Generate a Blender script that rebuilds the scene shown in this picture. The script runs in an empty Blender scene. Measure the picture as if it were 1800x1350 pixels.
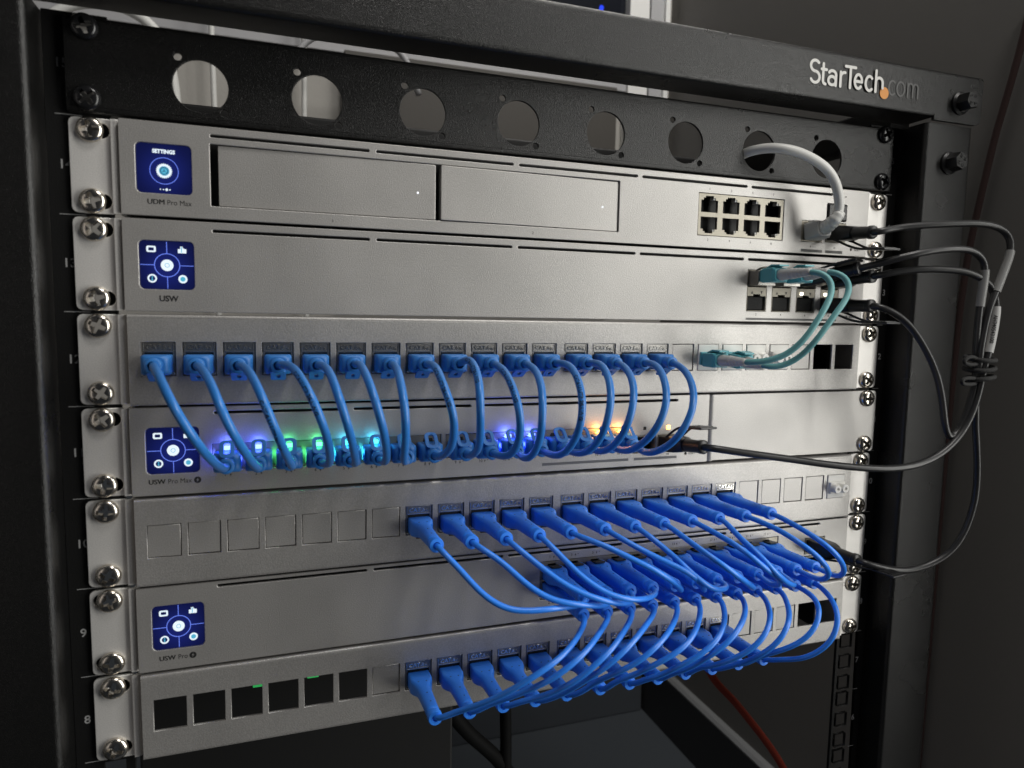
import bpy, bmesh, math, random
from mathutils import Vector, Matrix
random.seed(7)
S = 0.001                      # everything below is written in millimetres
scene = bpy.context.scene
COL = scene.collection

# ------------------------------------------------------------------ camera
cam_d = bpy.data.cameras.new('camera'); cam = bpy.data.objects.new('camera', cam_d); COL.objects.link(cam)
CAM = Vector((-153.02, -366.31, 534.11)); YAW, PITCH, ROLL = 0.3323, -0.0974, 0.0171
fwd = Vector((math.sin(YAW)*math.cos(PITCH), math.cos(YAW)*math.cos(PITCH), math.sin(PITCH)))
rt = Vector((math.cos(YAW), -math.sin(YAW), 0)); up = rt.cross(fwd)
r2 = rt*math.cos(ROLL)+up*math.sin(ROLL); u2 = up*math.cos(ROLL)-rt*math.sin(ROLL)
cam.matrix_world = Matrix(((r2.x, u2.x, -fwd.x, CAM.x*S), (r2.y, u2.y, -fwd.y, CAM.y*S), (r2.z, u2.z, -fwd.z, CAM.z*S), (0, 0, 0, 1)))
cam_d.sensor_width = 36; cam_d.lens = 23.863; cam_d.clip_start = 0.01; cam_d.clip_end = 50
cam_d.dof.use_dof = True; cam_d.dof.focus_distance = 0.43; cam_d.dof.aperture_fstop = 11
scene.camera = cam

# ------------------------------------------------------------------ world, lamps, exposure
w = bpy.data.worlds.new('World'); scene.world = w; w.use_nodes = True
w.node_tree.nodes['Background'].inputs[0].default_value = (0.55, 0.62, 0.75, 1)
w.node_tree.nodes['Background'].inputs[1].default_value = 0.025
def area(name, loc, target, sx, sy, power, col):
    l = bpy.data.lights.new(name, 'AREA'); l.shape = 'RECTANGLE'; l.size = sx*S; l.size_y = sy*S; l.energy = power; l.color = col
    o = bpy.data.objects.new(name, l); COL.objects.link(o); o.location = Vector(loc)*S
    o.rotation_euler = (Vector(target)-Vector(loc)).to_track_quat('-Z', 'Y').to_euler(); return o
area('window_light', (1110, -820, 620), (80, 0, 490), 600, 1650, 24.5, (1.0, 0.99, 0.94))
area('ceiling_light', (300, -620, 1750), (0, 0, 400), 320, 320, 8.0, (1.0, 0.97, 0.93))
area('room_light', (415, 160, 1600), (200, 640, 850), 300, 300, 6.6, (1.0, 0.97, 0.92))
area('left_fill_light', (-1300, -900, 550), (300, 0, 350), 900, 1200, 1.8, (1.0, 0.92, 0.86))  # unseen fill added to brighten the side wall and left plates
scene.render.engine = 'CYCLES'
vs = scene.view_settings; vs.view_transform = 'Standard'; vs.look = 'None'; vs.exposure = 0; vs.gamma = 1; vs.use_curve_mapping = False

# ------------------------------------------------------------------ materials
def mat(name, col, rough=.5, metal=0., bump=0., scale=900., var=0., coat=0., detail=2., spec=.5, emit=None, estr=0., sheen=0., alpha=1., trans=0., smudge=0.):
    m = bpy.data.materials.new(name); m.use_nodes = True; nt = m.node_tree; b = nt.nodes['Principled BSDF']
    b.inputs['Base Color'].default_value = (*col, 1); b.inputs['Roughness'].default_value = rough; b.inputs['Metallic'].default_value = metal
    b.inputs['Specular IOR Level'].default_value = spec; b.inputs['Coat Weight'].default_value = coat; b.inputs['Coat Roughness'].default_value = .08
    b.inputs['Transmission Weight'].default_value = trans
    if emit: b.inputs['Emission Color'].default_value = (*emit, 1); b.inputs['Emission Strength'].default_value = estr
    if bump or var:
        tc = nt.nodes.new('ShaderNodeTexCoord'); n = nt.nodes.new('ShaderNodeTexNoise')
        n.inputs['Scale'].default_value = scale; n.inputs['Detail'].default_value = detail
        nt.links.new(tc.outputs['Object'], n.inputs['Vector'])
        if bump:
            bp = nt.nodes.new('ShaderNodeBump'); bp.inputs['Strength'].default_value = bump; bp.inputs['Distance'].default_value = .0004
            nt.links.new(n.outputs['Fac'], bp.inputs['Height']); nt.links.new(bp.outputs['Normal'], b.inputs['Normal'])
        if var:
            n2 = nt.nodes.new('ShaderNodeTexNoise'); n2.inputs['Scale'].default_value = 22; n2.inputs['Detail'].default_value = 5
            nt.links.new(tc.outputs['Object'], n2.inputs['Vector'])
            mx = nt.nodes.new('ShaderNodeMath'); mx.operation = 'MULTIPLY_ADD'; mx.inputs[1].default_value = var; mx.inputs[2].default_value = rough-var*.5
            nt.links.new(n2.outputs['Fac'], mx.inputs[0]); nt.links.new(mx.outputs[0], b.inputs['Roughness'])
            mc = nt.nodes.new('ShaderNodeMixRGB'); mc.blend_type = 'MULTIPLY'; mc.inputs['Fac'].default_value = min(1, var*2.2)
            mc.inputs[1].default_value = (*col, 1); nt.links.new(n.outputs['Fac'], mc.inputs[2])
            g = nt.nodes.new('ShaderNodeMath'); g.operation = 'MULTIPLY_ADD'; g.inputs[1].default_value = 1.6; g.inputs[2].default_value = .2
            nt.links.new(n.outputs['Fac'], g.inputs[0]); nt.links.new(g.outputs[0], mc.inputs[2]); nt.links.new(mc.outputs[0], b.inputs['Base Color'])
    if smudge:
        n3 = nt.nodes.new('ShaderNodeTexNoise'); n3.inputs['Scale'].default_value = 9; n3.inputs['Detail'].default_value = 7; n3.inputs['Distortion'].default_value = .6
        nt.links.new(tc.outputs['Object'], n3.inputs['Vector']); rp = nt.nodes.new('ShaderNodeMapRange'); rp.inputs[1].default_value = .3; rp.inputs[2].default_value = .7; rp.inputs[3].default_value = 1-smudge; rp.inputs[4].default_value = 1+smudge*.5
        nt.links.new(n3.outputs['Fac'], rp.inputs[0]); src = b.inputs['Base Color'].links[0].from_socket
        m2 = nt.nodes.new('ShaderNodeMixRGB'); m2.blend_type = 'MULTIPLY'; m2.inputs['Fac'].default_value = 1; nt.links.new(src, m2.inputs[1]); nt.links.new(rp.outputs[0], m2.inputs[2]); nt.links.new(m2.outputs[0], b.inputs['Base Color'])
    return m
M = {}
M['silver'] = mat('silver_paint', (.47, .457, .44), .46, .70, .3, 1800, .17, smudge=.1)
M['silver_panel'] = mat('silver_panel_paint', (.47, .457, .44), .45, .70, .3, 1800, .17, smudge=.1)
M['ear'] = mat('brushed_ear_metal', (.84, .82, .79), .5, .65, .2, 1900, .12, smudge=.08)
M['black_powder'] = mat('black_powder_coat', (.005, .0049, .0047), .28, 0, .6, 2300, .06, spec=.48)
M['black_rail'] = mat('black_rail_paint', (.006, .006, .006), .5, 0, .3, 1500, spec=.25)
M['chassis'] = mat('dark_chassis', (.006, .006, .006), .6)
M['nickel'] = mat('nickel_screw', (.66, .615, .55), .22, 1., .1, 900)
M['black_screw'] = mat('black_screw', (.012, .012, .013), .22, .3)
M['bolt'] = mat('black_bolt', (.03, .03, .03), .3, .6, .3, 2500)
M['blue'] = mat('blue_pvc', (.027, .18, .54), .34, 0, .08, 900, .09, spec=.5, smudge=.12)
M['blue_boot'] = mat('blue_boot', (.030, .18, .52), .42, 0, .1, 1800)
M['slim'] = mat('bright_blue_pvc', (.028, .22, .84), .35, 0, .05, 900, .07, smudge=.1)
M['slim_boot'] = mat('bright_blue_boot', (.028, .22, .86), .44, 0, .12, 2200)
M['steel'] = mat('jack_steel', (.34, .33, .315), .34, 1., .35, 3000)
M['steel_highlight'] = mat('jack_steel_highlight', (.85, .84, .8), .25, 1.)  # lighter copy of the jack steel, painted highlight on raised edges and letters
M['port_metal'] = mat('port_shield', (.30, .28, .235), .42, .8, .15, 2000)
M['socket'] = mat('socket_black', (.008, .008, .009), .5)
M['led_off'] = mat('grey_light_pipe', (.35, .35, .34), .25)
M['print'] = mat('black_print', (.012, .012, .012), .6)
M['greybar'] = mat('grey_print', (.17, .17, .165), .6)
M['railprint'] = mat('rail_white_print', (.28, .28, .28), .7)
M['logo_white'] = mat('logo_white', (.72, .71, .68), .5)
M['logo_orange'] = mat('logo_orange', (.75, .30, .05), .5)
M['logo_grey'] = mat('logo_grey', (.075, .074, .073), .45)
M['screen'] = mat('display_glass', (.004, .005, .02), .06, 0, emit=(.028, .05, .50), estr=.17, coat=.3)
M['ui_white'] = mat('display_white', (.1, .1, .1), .3, emit=(.80, .92, 1.0), estr=1.0)
M['ui_line'] = mat('display_blue_line', (.02, .02, .1), .3, emit=(.16, .26, 1.0), estr=.95)
M['ui_cyan'] = mat('display_cyan', (.02, .1, .1), .3, emit=(.10, .50, .75), estr=.75)
M['ui_dark'] = mat('display_navy', (.004, .006, .03), .3, emit=(.01, .02, .16), estr=.5)
M['aqua'] = mat('aqua_jacket', (.135, .36, .37), .42, 0, .03, 2000)
M['aqua_body'] = mat('aqua_connector', (.10, .40, .46), .35)
M['boot_grey'] = mat('pale_grey_boot', (.50, .50, .49), .45)
M['white_pvc'] = mat('white_pvc', (.74, .74, .71), .4, 0, .05, 1500)
M['dac'] = mat('black_cable', (.020, .020, .021), .36, 0, .05, 1500)
M['dac_shell'] = mat('black_moulding', (.010, .010, .011), .35, 0, .2, 1800)
M['sleeve'] = mat('label_sleeve', (.22, .22, .215), .4)
M['white_label'] = mat('white_label', (.48, .48, .47), .5)
M['cage'] = mat('cage_metal', (.19, .178, .15), .45, .8, .15, 2000)
M['cap_white'] = mat('white_dust_cap', (.84, .83, .79), .4)
M['dark_sheet'] = mat('blue_grey_dark_sheet', (.085, .096, .11), .7, 0, .4, 500)  # colour of the dark sheet added over the lower back wall
M['sfp'] = mat('transceiver_metal', (.30, .29, .27), .33, .9, .2, 2500)
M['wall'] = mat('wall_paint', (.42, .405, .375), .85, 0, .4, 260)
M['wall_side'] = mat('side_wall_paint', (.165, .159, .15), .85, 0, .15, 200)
M['floor'] = mat('floor_carpet', (.06, .069, .08), .95, 0, 1., 420)
M['trim'] = mat('white_trim', (.82, .82, .80), .5)
M['trim_grey'] = mat('grey_trim', (.42, .42, .43), .5)
M['base_lit_top'] = mat('grey_baseboard_lit_top', (.22, .225, .23), .6)  # lighter tone that paints the light on the baseboard's top chamfer
M['glass'] = mat('dark_glass', (.008, .010, .016), .08, spec=.6)
M['red'] = mat('red_cable', (.26, .035, .018), .6)
M['darkred'] = mat('dark_red_cable', (.035, .016, .014), .9)
M['board'] = mat('dark_board', (.07, .064, .056), .6, 0, .3, 300)
M['dark_base'] = mat('dark_baseboard', (.03, .03, .032), .5)
M['cord'] = mat('black_power_cord', (.006, .006, .006), .7, spec=.2)
M['rubber'] = mat('black_elastic', (.014, .014, .014), .75, 0, .6, 2600)
def _screen_gradient():
    nt = M['screen'].node_tree; tc = nt.nodes.new('ShaderNodeTexCoord'); vm = nt.nodes.new('ShaderNodeVectorMath'); vm.operation = 'DISTANCE'; vm.inputs[1].default_value = (-.2022, 0, .0215)
    mr = nt.nodes.new('ShaderNodeMapRange'); mr.interpolation_type = 'SMOOTHSTEP'; mr.inputs[1].default_value = .001; mr.inputs[2].default_value = .015; mr.inputs[3].default_value = .26; mr.inputs[4].default_value = .085
    nt.links.new(tc.outputs['Object'], vm.inputs[0]); nt.links.new(vm.outputs['Value'], mr.inputs[0]); nt.links.new(mr.outputs[0], nt.nodes['Principled BSDF'].inputs['Emission Strength'])
_screen_gradient()                      # brightness of the picture the display shows
def led(name, c, s): M[name] = mat(name, (.1, .1, .1), .3, emit=c, estr=s)
led('led_blue', (.10, .17, 1.0), 6); led('led_green', (.10, 1.0, .30), 3.5); led('led_cyan', (.05, .72, 1.0), 4); led('led_amber', (1.0, .40, .07), 9)
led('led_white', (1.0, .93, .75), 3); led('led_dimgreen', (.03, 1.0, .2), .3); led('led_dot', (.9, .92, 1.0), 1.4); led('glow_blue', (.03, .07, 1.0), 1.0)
LEDCOL = {'led_blue': (.10, .16, 1.0), 'led_green': (.10, 1.0, .28), 'led_cyan': (.06, .75, 1.0), 'led_amber': (1.0, .38, .08), 'led_white': (1, .9, .7)}

# ------------------------------------------------------------------ object helpers
def link(name, me, m, parent=None, loc=(0, 0, 0), rot=None, label=None):
    o = bpy.data.objects.new(name, me); COL.objects.link(o)
    if me is not None and m is not None and not me.materials: me.materials.append(M[m] if isinstance(m, str) else m)
    o.location = Vector(loc)*S
    if rot: o.rotation_euler = rot
    if parent: o.parent = parent
    if label: o['label'] = label
    return o
def thing(name, label, cat, loc=(0, 0, 0), group=None):
    o = bpy.data.objects.new(name, None); o.empty_display_size = .01; COL.objects.link(o); o.location = Vector(loc)*S
    return tag(o, label, cat, group)
def tag(o, label, cat, group=None):
    o['label'] = label; o['category'] = cat
    if group: o['group'] = group
    return o
def mk(verts, faces, smooth=False):
    me = bpy.data.meshes.new('m'); me.from_pydata([(v[0]*S, v[1]*S, v[2]*S) for v in verts], [], faces)
    if smooth: me.polygons.foreach_set('use_smooth', [True]*len(me.polygons))
    bm = bmesh.new(); bm.from_mesh(me); bmesh.ops.recalc_face_normals(bm, faces=bm.faces); bm.to_mesh(me); bm.free()
    me.update(); return me
class MB:
    def __init__(s): s.v = []; s.f = []
    def add(s, v, f): n = len(s.v); s.v += list(v); s.f += [tuple(i+n for i in q) for q in f]; return s
    def box(s, x0, x1, y0, y1, z0, z1):
        return s.add([(x, y, z) for x in (x0, x1) for y in (y0, y1) for z in (z0, z1)],
                     [(0, 1, 3, 2), (4, 6, 7, 5), (0, 4, 5, 1), (2, 3, 7, 6), (0, 2, 6, 4), (1, 5, 7, 3)])
    def loft(s, rings, cap=True):
        n = len(rings[0]); v = [p for r in rings for p in r]; f = []
        for i in range(len(rings)-1):
            for j in range(n): f.append((i*n+j, i*n+(j+1) % n, (i+1)*n+(j+1) % n, (i+1)*n+j))
        if cap: f.append(tuple(range(n-1, -1, -1))); f.append(tuple(range((len(rings)-1)*n, len(rings)*n)))
        return s.add(v, f)
    def mesh(s, smooth=False): return mk(s.v, s.f, smooth)
def bevelled(x0, x1, y0, y1, z0, z1, r=.5):
    bm = bmesh.new(); bmesh.ops.create_cube(bm, size=1)
    for v in bm.verts: v.co = Vector(((x0+x1)/2+v.co.x*(x1-x0), (y0+y1)/2+v.co.y*(y1-y0), (z0+z1)/2+v.co.z*(z1-z0)))*S
    bmesh.ops.bevel(bm, geom=list(bm.edges), offset=r*S, segments=2, affect='EDGES', profile=.5)
    me = bpy.data.meshes.new('m'); bm.to_mesh(me); bm.free(); return me
def rrect(x0, z0, x1, z1, r=0., n=4):
    if r <= 0: return [(x0, z0), (x1, z0), (x1, z1), (x0, z1)]
    out = []
    for cx, cz, a in ((x1-r, z0+r, -90), (x1-r, z1-r, 0), (x0+r, z1-r, 90), (x0+r, z0+r, 180)):
        for i in range(n+1):
            t = math.radians(a+90*i/n); out.append((cx+r*math.cos(t), cz+r*math.sin(t)))
    return out
def circ(cx, cz, r, n=32): return [(cx+r*math.cos(2*math.pi*i/n), cz+r*math.sin(2*math.pi*i/n)) for i in range(n)]
def slot(x0, x1, z, h): return rrect(x0, z-h/2, x1, z+h/2, h/2*.99, 5)
def plate_mesh(outlines, th, bev=0., bres=1):
    """flat sheet in the XZ plane, front face at y=0 looking to -Y, thickness th towards +Y; the inner outlines become holes"""
    cu = bpy.data.curves.new('c', 'CURVE'); cu.dimensions = '2D'; cu.fill_mode = 'BOTH'
    cu.extrude = (th/2-bev)*S; cu.bevel_depth = bev*S; cu.bevel_resolution = bres; cu.offset = -bev*S if bev else 0
    for o in outlines:
        sp = cu.splines.new('POLY'); sp.points.add(len(o)-1); sp.use_cyclic_u = True
        for q, p in zip(o, sp.points): p.co = (q[0]*S, q[1]*S, 0, 1)
    ob = bpy.data.objects.new('c', cu); COL.objects.link(ob)
    dg = bpy.context.evaluated_depsgraph_get(); me = bpy.data.meshes.new_from_object(ob.evaluated_get(dg)); me = me.copy() if me.users else me
    bpy.data.objects.remove(ob); bpy.data.curves.remove(cu)
    me.transform(Matrix(((1, 0, 0, 0), (0, 0, -1, th/2*S), (0, 1, 0, 0), (0, 0, 0, 1)))); me.materials.clear()
    me.update(); return me
def plate(name, outlines, th, m, parent, y, bev=0., label=None, bres=1, loc=None):
    l = (0, y, 0) if loc is None else loc
    return link(name, plate_mesh(outlines, th, bev, bres), m, parent, l, label=label)
TXT = {}
def text_mesh(s, size, bold=0., align='CENTER', depth=.06, sx=1.):
    k = (s, size, bold, align, sx)
    if k in TXT: return TXT[k]
    cu = bpy.data.curves.new('t', 'FONT'); cu.body = s; cu.size = size*S; cu.align_x = align; cu.align_y = 'CENTER'; cu.extrude = depth/2*S
    cu.offset = bold*size*S*.04; cu.resolution_u = 3
    ob = bpy.data.objects.new('t', cu); COL.objects.link(ob); dg = bpy.context.evaluated_depsgraph_get()
    me = bpy.data.meshes.new_from_object(ob.evaluated_get(dg)); bpy.data.objects.remove(ob); bpy.data.curves.remove(cu)
    me.transform(Matrix(((sx, 0, 0, 0), (0, 0, -1, 0), (0, 1, 0, 0), (0, 0, 0, 1)))); me.materials.clear(); TXT[k] = me; return me
def text(name, s, size, m, parent, loc, bold=0., align='CENTER', sx=1.):
    return link(name, text_mesh(s, size, bold, align, .06, sx), m, parent, loc)
def text_pair(root, x, z, s1, s2, size):
    a0 = text_mesh(s1, size, .0, 'LEFT'); a = join([(a0, (0, 0, 0)), (a0, (.11, -.02, 0)), (a0, (.22, -.04, .03))]); wd = max(v.co.x for v in a.vertices)/S
    link('model_print', a, 'print', root, (x, YF-.03, z)); b = text_mesh(s2, size, 0, 'LEFT', .06, .92); link('model_print', b, 'print', root, (x+wd+size*.28, YF-.03, z))
    return x+wd+size*.28+max(v.co.x for v in b.vertices)/S
def join(meshes, name='m'):
    bm = bmesh.new()
    for me, off in meshes:
        n = len(bm.verts); bm.from_mesh(me); bm.verts.ensure_lookup_table()
        for v in bm.verts[n:]: v.co += Vector(off)*S
    me = bpy.data.meshes.new(name); bm.to_mesh(me); bm.free(); return me
def crom(pts, step=2.5):
    P = [Vector(p) for p in pts]; P = [P[0]*2-P[1]]+P+[P[-1]*2-P[-2]]; out = []
    for i in range(1, len(P)-2):
        p0, p1, p2, p3 = P[i-1:i+3]; n = max(2, int((p2-p1).length/step))
        t0 = 0; t1 = t0+max((p1-p0).length, .01)**.5; t2 = t1+max((p2-p1).length, .01)**.5; t3 = t2+max((p3-p2).length, .01)**.5
        for k in range(n):
            t = t1+(t2-t1)*k/n
            a1 = p0*((t1-t)/(t1-t0))+p1*((t-t0)/(t1-t0)); a2 = p1*((t2-t)/(t2-t1))+p2*((t-t1)/(t2-t1)); a3 = p2*((t3-t)/(t3-t2))+p3*((t-t2)/(t3-t2))
            b1 = a1*((t2-t)/(t2-t0))+a2*((t-t0)/(t2-t0)); b2 = a2*((t3-t)/(t3-t1))+a3*((t-t1)/(t3-t1))
            out.append(b1*((t2-t)/(t2-t1))+b2*((t-t1)/(t2-t1)))
    out.append(P[-2]); return out
def smooth_pts(P, k=3):
    for _ in range(k): P = [P[0]]+[(P[i-1]+P[i]*2+P[i+1])/4 for i in range(1, len(P)-1)]+[P[-1]]
    return P
def tube_rings(P, r, seg=12, rf=None):
    T = [(P[min(i+1, len(P)-1)]-P[max(i-1, 0)]).normalized() for i in range(len(P))]
    nrm = T[0].orthogonal().normalized(); rings = []
    for i, p in enumerate(P):
        nrm = (nrm-T[i]*nrm.dot(T[i])).normalized(); b = T[i].cross(nrm); q = rf(i/(len(P)-1)) if rf else r
        rings.append([p+(nrm*math.cos(2*math.pi*j/seg)+b*math.sin(2*math.pi*j/seg))*q for j in range(seg)])
    return rings
def tube_mesh(pts, r, seg=12, step=2.5, origin=(0, 0, 0), sm=4, rf=None):
    P = smooth_pts(crom(pts, step), sm); o = Vector(origin)
    mb = MB(); mb.loft([[v-o for v in ring] for ring in tube_rings(P, r, seg, rf)]); return mb.mesh(True)
def sect(y, w, h, r=1.5, dz=0., n=3): return [(x, y, z+dz) for x, z in rrect(-w/2, -h/2, w/2, h/2, min(r, w/2*.98, h/2*.98), n)]
def loft_mesh(secs, smooth=True):
    mb = MB(); mb.loft([sect(*s) for s in secs]); me = mb.mesh(smooth)
    if smooth: me.polygons.foreach_set('use_smooth', [len(p.vertices) == 4 for p in me.polygons])
    return me
def cyl_y(x, z, y0, y1, r, n=20, r1=None):
    r1 = r if r1 is None else r1
    return [[(x+r*math.cos(2*math.pi*i/n), y0, z+r*math.sin(2*math.pi*i/n)) for i in range(n)], [(x+r1*math.cos(2*math.pi*i/n), y1, z+r1*math.sin(2*math.pi*i/n)) for i in range(n)]]
def sheet(path, th, rad=2., n=5):
    """closed outline (2D) of a bent sheet: left offset of a polyline with rounded bends"""
    pts = []
    for i, p in enumerate(path):
        if 0 < i < len(path)-1:
            a = Vector(path[i-1])-Vector(p); b = Vector(path[i+1])-Vector(p); a.normalize(); b.normalize()
            q = Vector(p); A = q+a*rad; B = q+b*rad
            for k in range(n+1):
                t = k/n; pts.append(A*(1-t)**2+q*2*t*(1-t)+B*t*t)
        else: pts.append(Vector(p))
    nn = []
    for i in range(len(pts)):
        d = (pts[min(i+1, len(pts)-1)]-pts[max(i-1, 0)]).normalized(); nn.append(Vector((-d.y, d.x)))
    return pts+[p+v*th for p, v in reversed(list(zip(pts, nn)))]
def prism_x(outline, x0, x1):
    mb = MB(); mb.loft([[(x0, y, z) for y, z in outline], [(x1, y, z) for y, z in outline]]); return mb.mesh()
def prism_z(outline, z0, z1):
    mb = MB(); mb.loft([[(x, y, z0) for x, y in outline], [(x, y, z1) for x, y in outline]]); return mb.mesh()
def auto_smooth(me, ang=35):
    bm = bmesh.new(); bm.from_mesh(me)
    for f in bm.faces: f.smooth = True
    for e in bm.edges:
        if len(e.link_faces) == 2 and e.calc_face_angle(0) > math.radians(ang): e.smooth = False
    bm.to_mesh(me); bm.free(); return me
U = 44.45
def kx(i): return -9.9-17.92*(12-i) if i <= 12 else 9.9+17.92*(i-13)

# cable routes measured along each cable, in millimetres
THICK = [[(-204.2,-34.2,508.9),(-199.0,-50.8,503.3),(-194.5,-61.0,496.9),(-190.9,-65.1,490.6),(-187.1,-63.2,483.4),(-183.6,-56.7,475.6),(-180.6,-47.5,468.7),(-178.3,-37.9,463.9)],[(-185.2,-36.3,508.9),(-179.8,-53.8,502.7),(-176.2,-63.9,495.3),(-173.0,-64.7,487.3),(-169.9,-60.5,480.1),(-166.9,-52.8,472.4),(-164.2,-42.7,465.6),(-162.4,-34.1,461.9)],[(-166.8,-36.7,509.4),(-162.7,-52.9,504.0),(-159.5,-62.4,497.9),(-157.1,-65.4,491.2),(-154.7,-62.9,484.8),(-152.2,-56.5,476.9),(-149.6,-46.1,468.5),(-147.2,-33.3,461.4)],[(-147.7,-37.1,510.4),(-143.8,-52.3,505.9),(-140.5,-61.7,500.1),(-137.6,-65.5,493.3),(-134.9,-62.5,485.6),(-132.7,-56.8,478.4),(-131.2,-46.6,469.4),(-130.7,-34.3,462.0)],[(-131.9,-37.1,509.7),(-130.1,-51.6,505.1),(-128.3,-62.3,498.2),(-126.2,-65.1,490.7),(-123.7,-61.2,482.7),(-121.7,-54.5,475.2),(-119.7,-45.0,467.9),(-117.7,-32.1,460.8)],[(-115.9,-34.9,510.7),(-114.5,-52.3,504.9),(-113.0,-62.7,498.0),(-111.1,-65.0,490.3),(-108.7,-61.5,482.8),(-106.5,-54.4,474.4),(-104.6,-43.9,466.3),(-103.9,-35.1,461.6)],[(-98.7,-37.4,508.9),(-99.7,-53.9,502.5),(-99.7,-62.6,496.5),(-99.4,-65.1,488.8),(-98.5,-60.7,479.9),(-97.6,-52.6,471.3),(-95.6,-39.5,462.4)],[(-80.1,-38.0,510.1),(-80.4,-53.1,504.5),(-79.6,-62.9,497.8),(-77.8,-65.4,491.6),(-76.3,-63.3,485.4),(-75.2,-57.7,477.9),(-74.4,-51.2,471.8),(-75.0,-42.1,466.3)],[(-62.2,-33.8,513.5),(-62.2,-47.8,509.4),(-63.4,-58.8,503.6),(-64.4,-64.7,495.9),(-63.8,-63.1,486.2),(-61.8,-56.9,477.8),(-59.8,-47.9,469.9),(-59.4,-37.7,464.3)],[(-45.0,-36.9,508.4),(-45.5,-52.7,502.8),(-45.6,-62.7,495.3),(-44.4,-65.3,487.7),(-43.3,-62.5,479.9),(-42.4,-56.9,472.0),(-42.9,-49.0,465.4),(-44.5,-39.8,463.0)],[(-27.4,-38.2,507.8),(-29.5,-51.9,502.5),(-31.7,-61.0,496.0),(-33.2,-65.0,489.1),(-32.8,-63.3,480.2),(-31.9,-56.5,470.8),(-31.9,-47.0,463.1),(-32.6,-37.7,460.6)],[(-7.4,-32.9,510.6),(-8.3,-46.6,506.3),(-10.2,-58.1,499.6),(-11.7,-64.3,492.2),(-12.2,-65.0,484.7),(-12.7,-62.2,477.4),(-13.8,-56.5,470.0),(-15.1,-48.5,463.9),(-16.3,-39.8,461.9)],[(10.7,-35.8,510.7),(9.1,-48.2,506.2),(6.4,-58.0,500.0),(4.5,-63.3,494.2),(2.4,-65.4,486.9),(1.5,-62.9,478.8),(0.4,-57.7,471.5),(-0.9,-50.4,465.6),(-2.3,-41.1,462.5)],[(26.6,-36.3,507.8),(22.9,-50.3,502.9),(19.2,-59.8,496.7),(16.2,-64.5,490.2),(14.1,-64.4,482.5),(13.0,-59.6,474.6),(12.3,-51.7,467.9),(12.5,-39.8,462.5)],[(45.0,-35.7,509.8),(42.4,-48.2,505.2),(38.9,-58.1,498.8),(36.0,-63.9,492.2),(33.5,-65.4,485.3),(31.0,-62.7,477.7),(28.6,-57.0,470.8),(26.9,-48.3,465.2),(27.0,-37.2,461.7)],[(63.3,-35.2,507.5),(59.8,-48.4,502.3),(56.1,-58.0,495.7),(52.2,-63.7,489.1),(48.7,-65.4,482.1),(45.4,-62.9,474.5),(42.5,-57.0,467.5),(40.1,-48.5,462.9),(40.3,-34.8,459.8)]]
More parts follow.
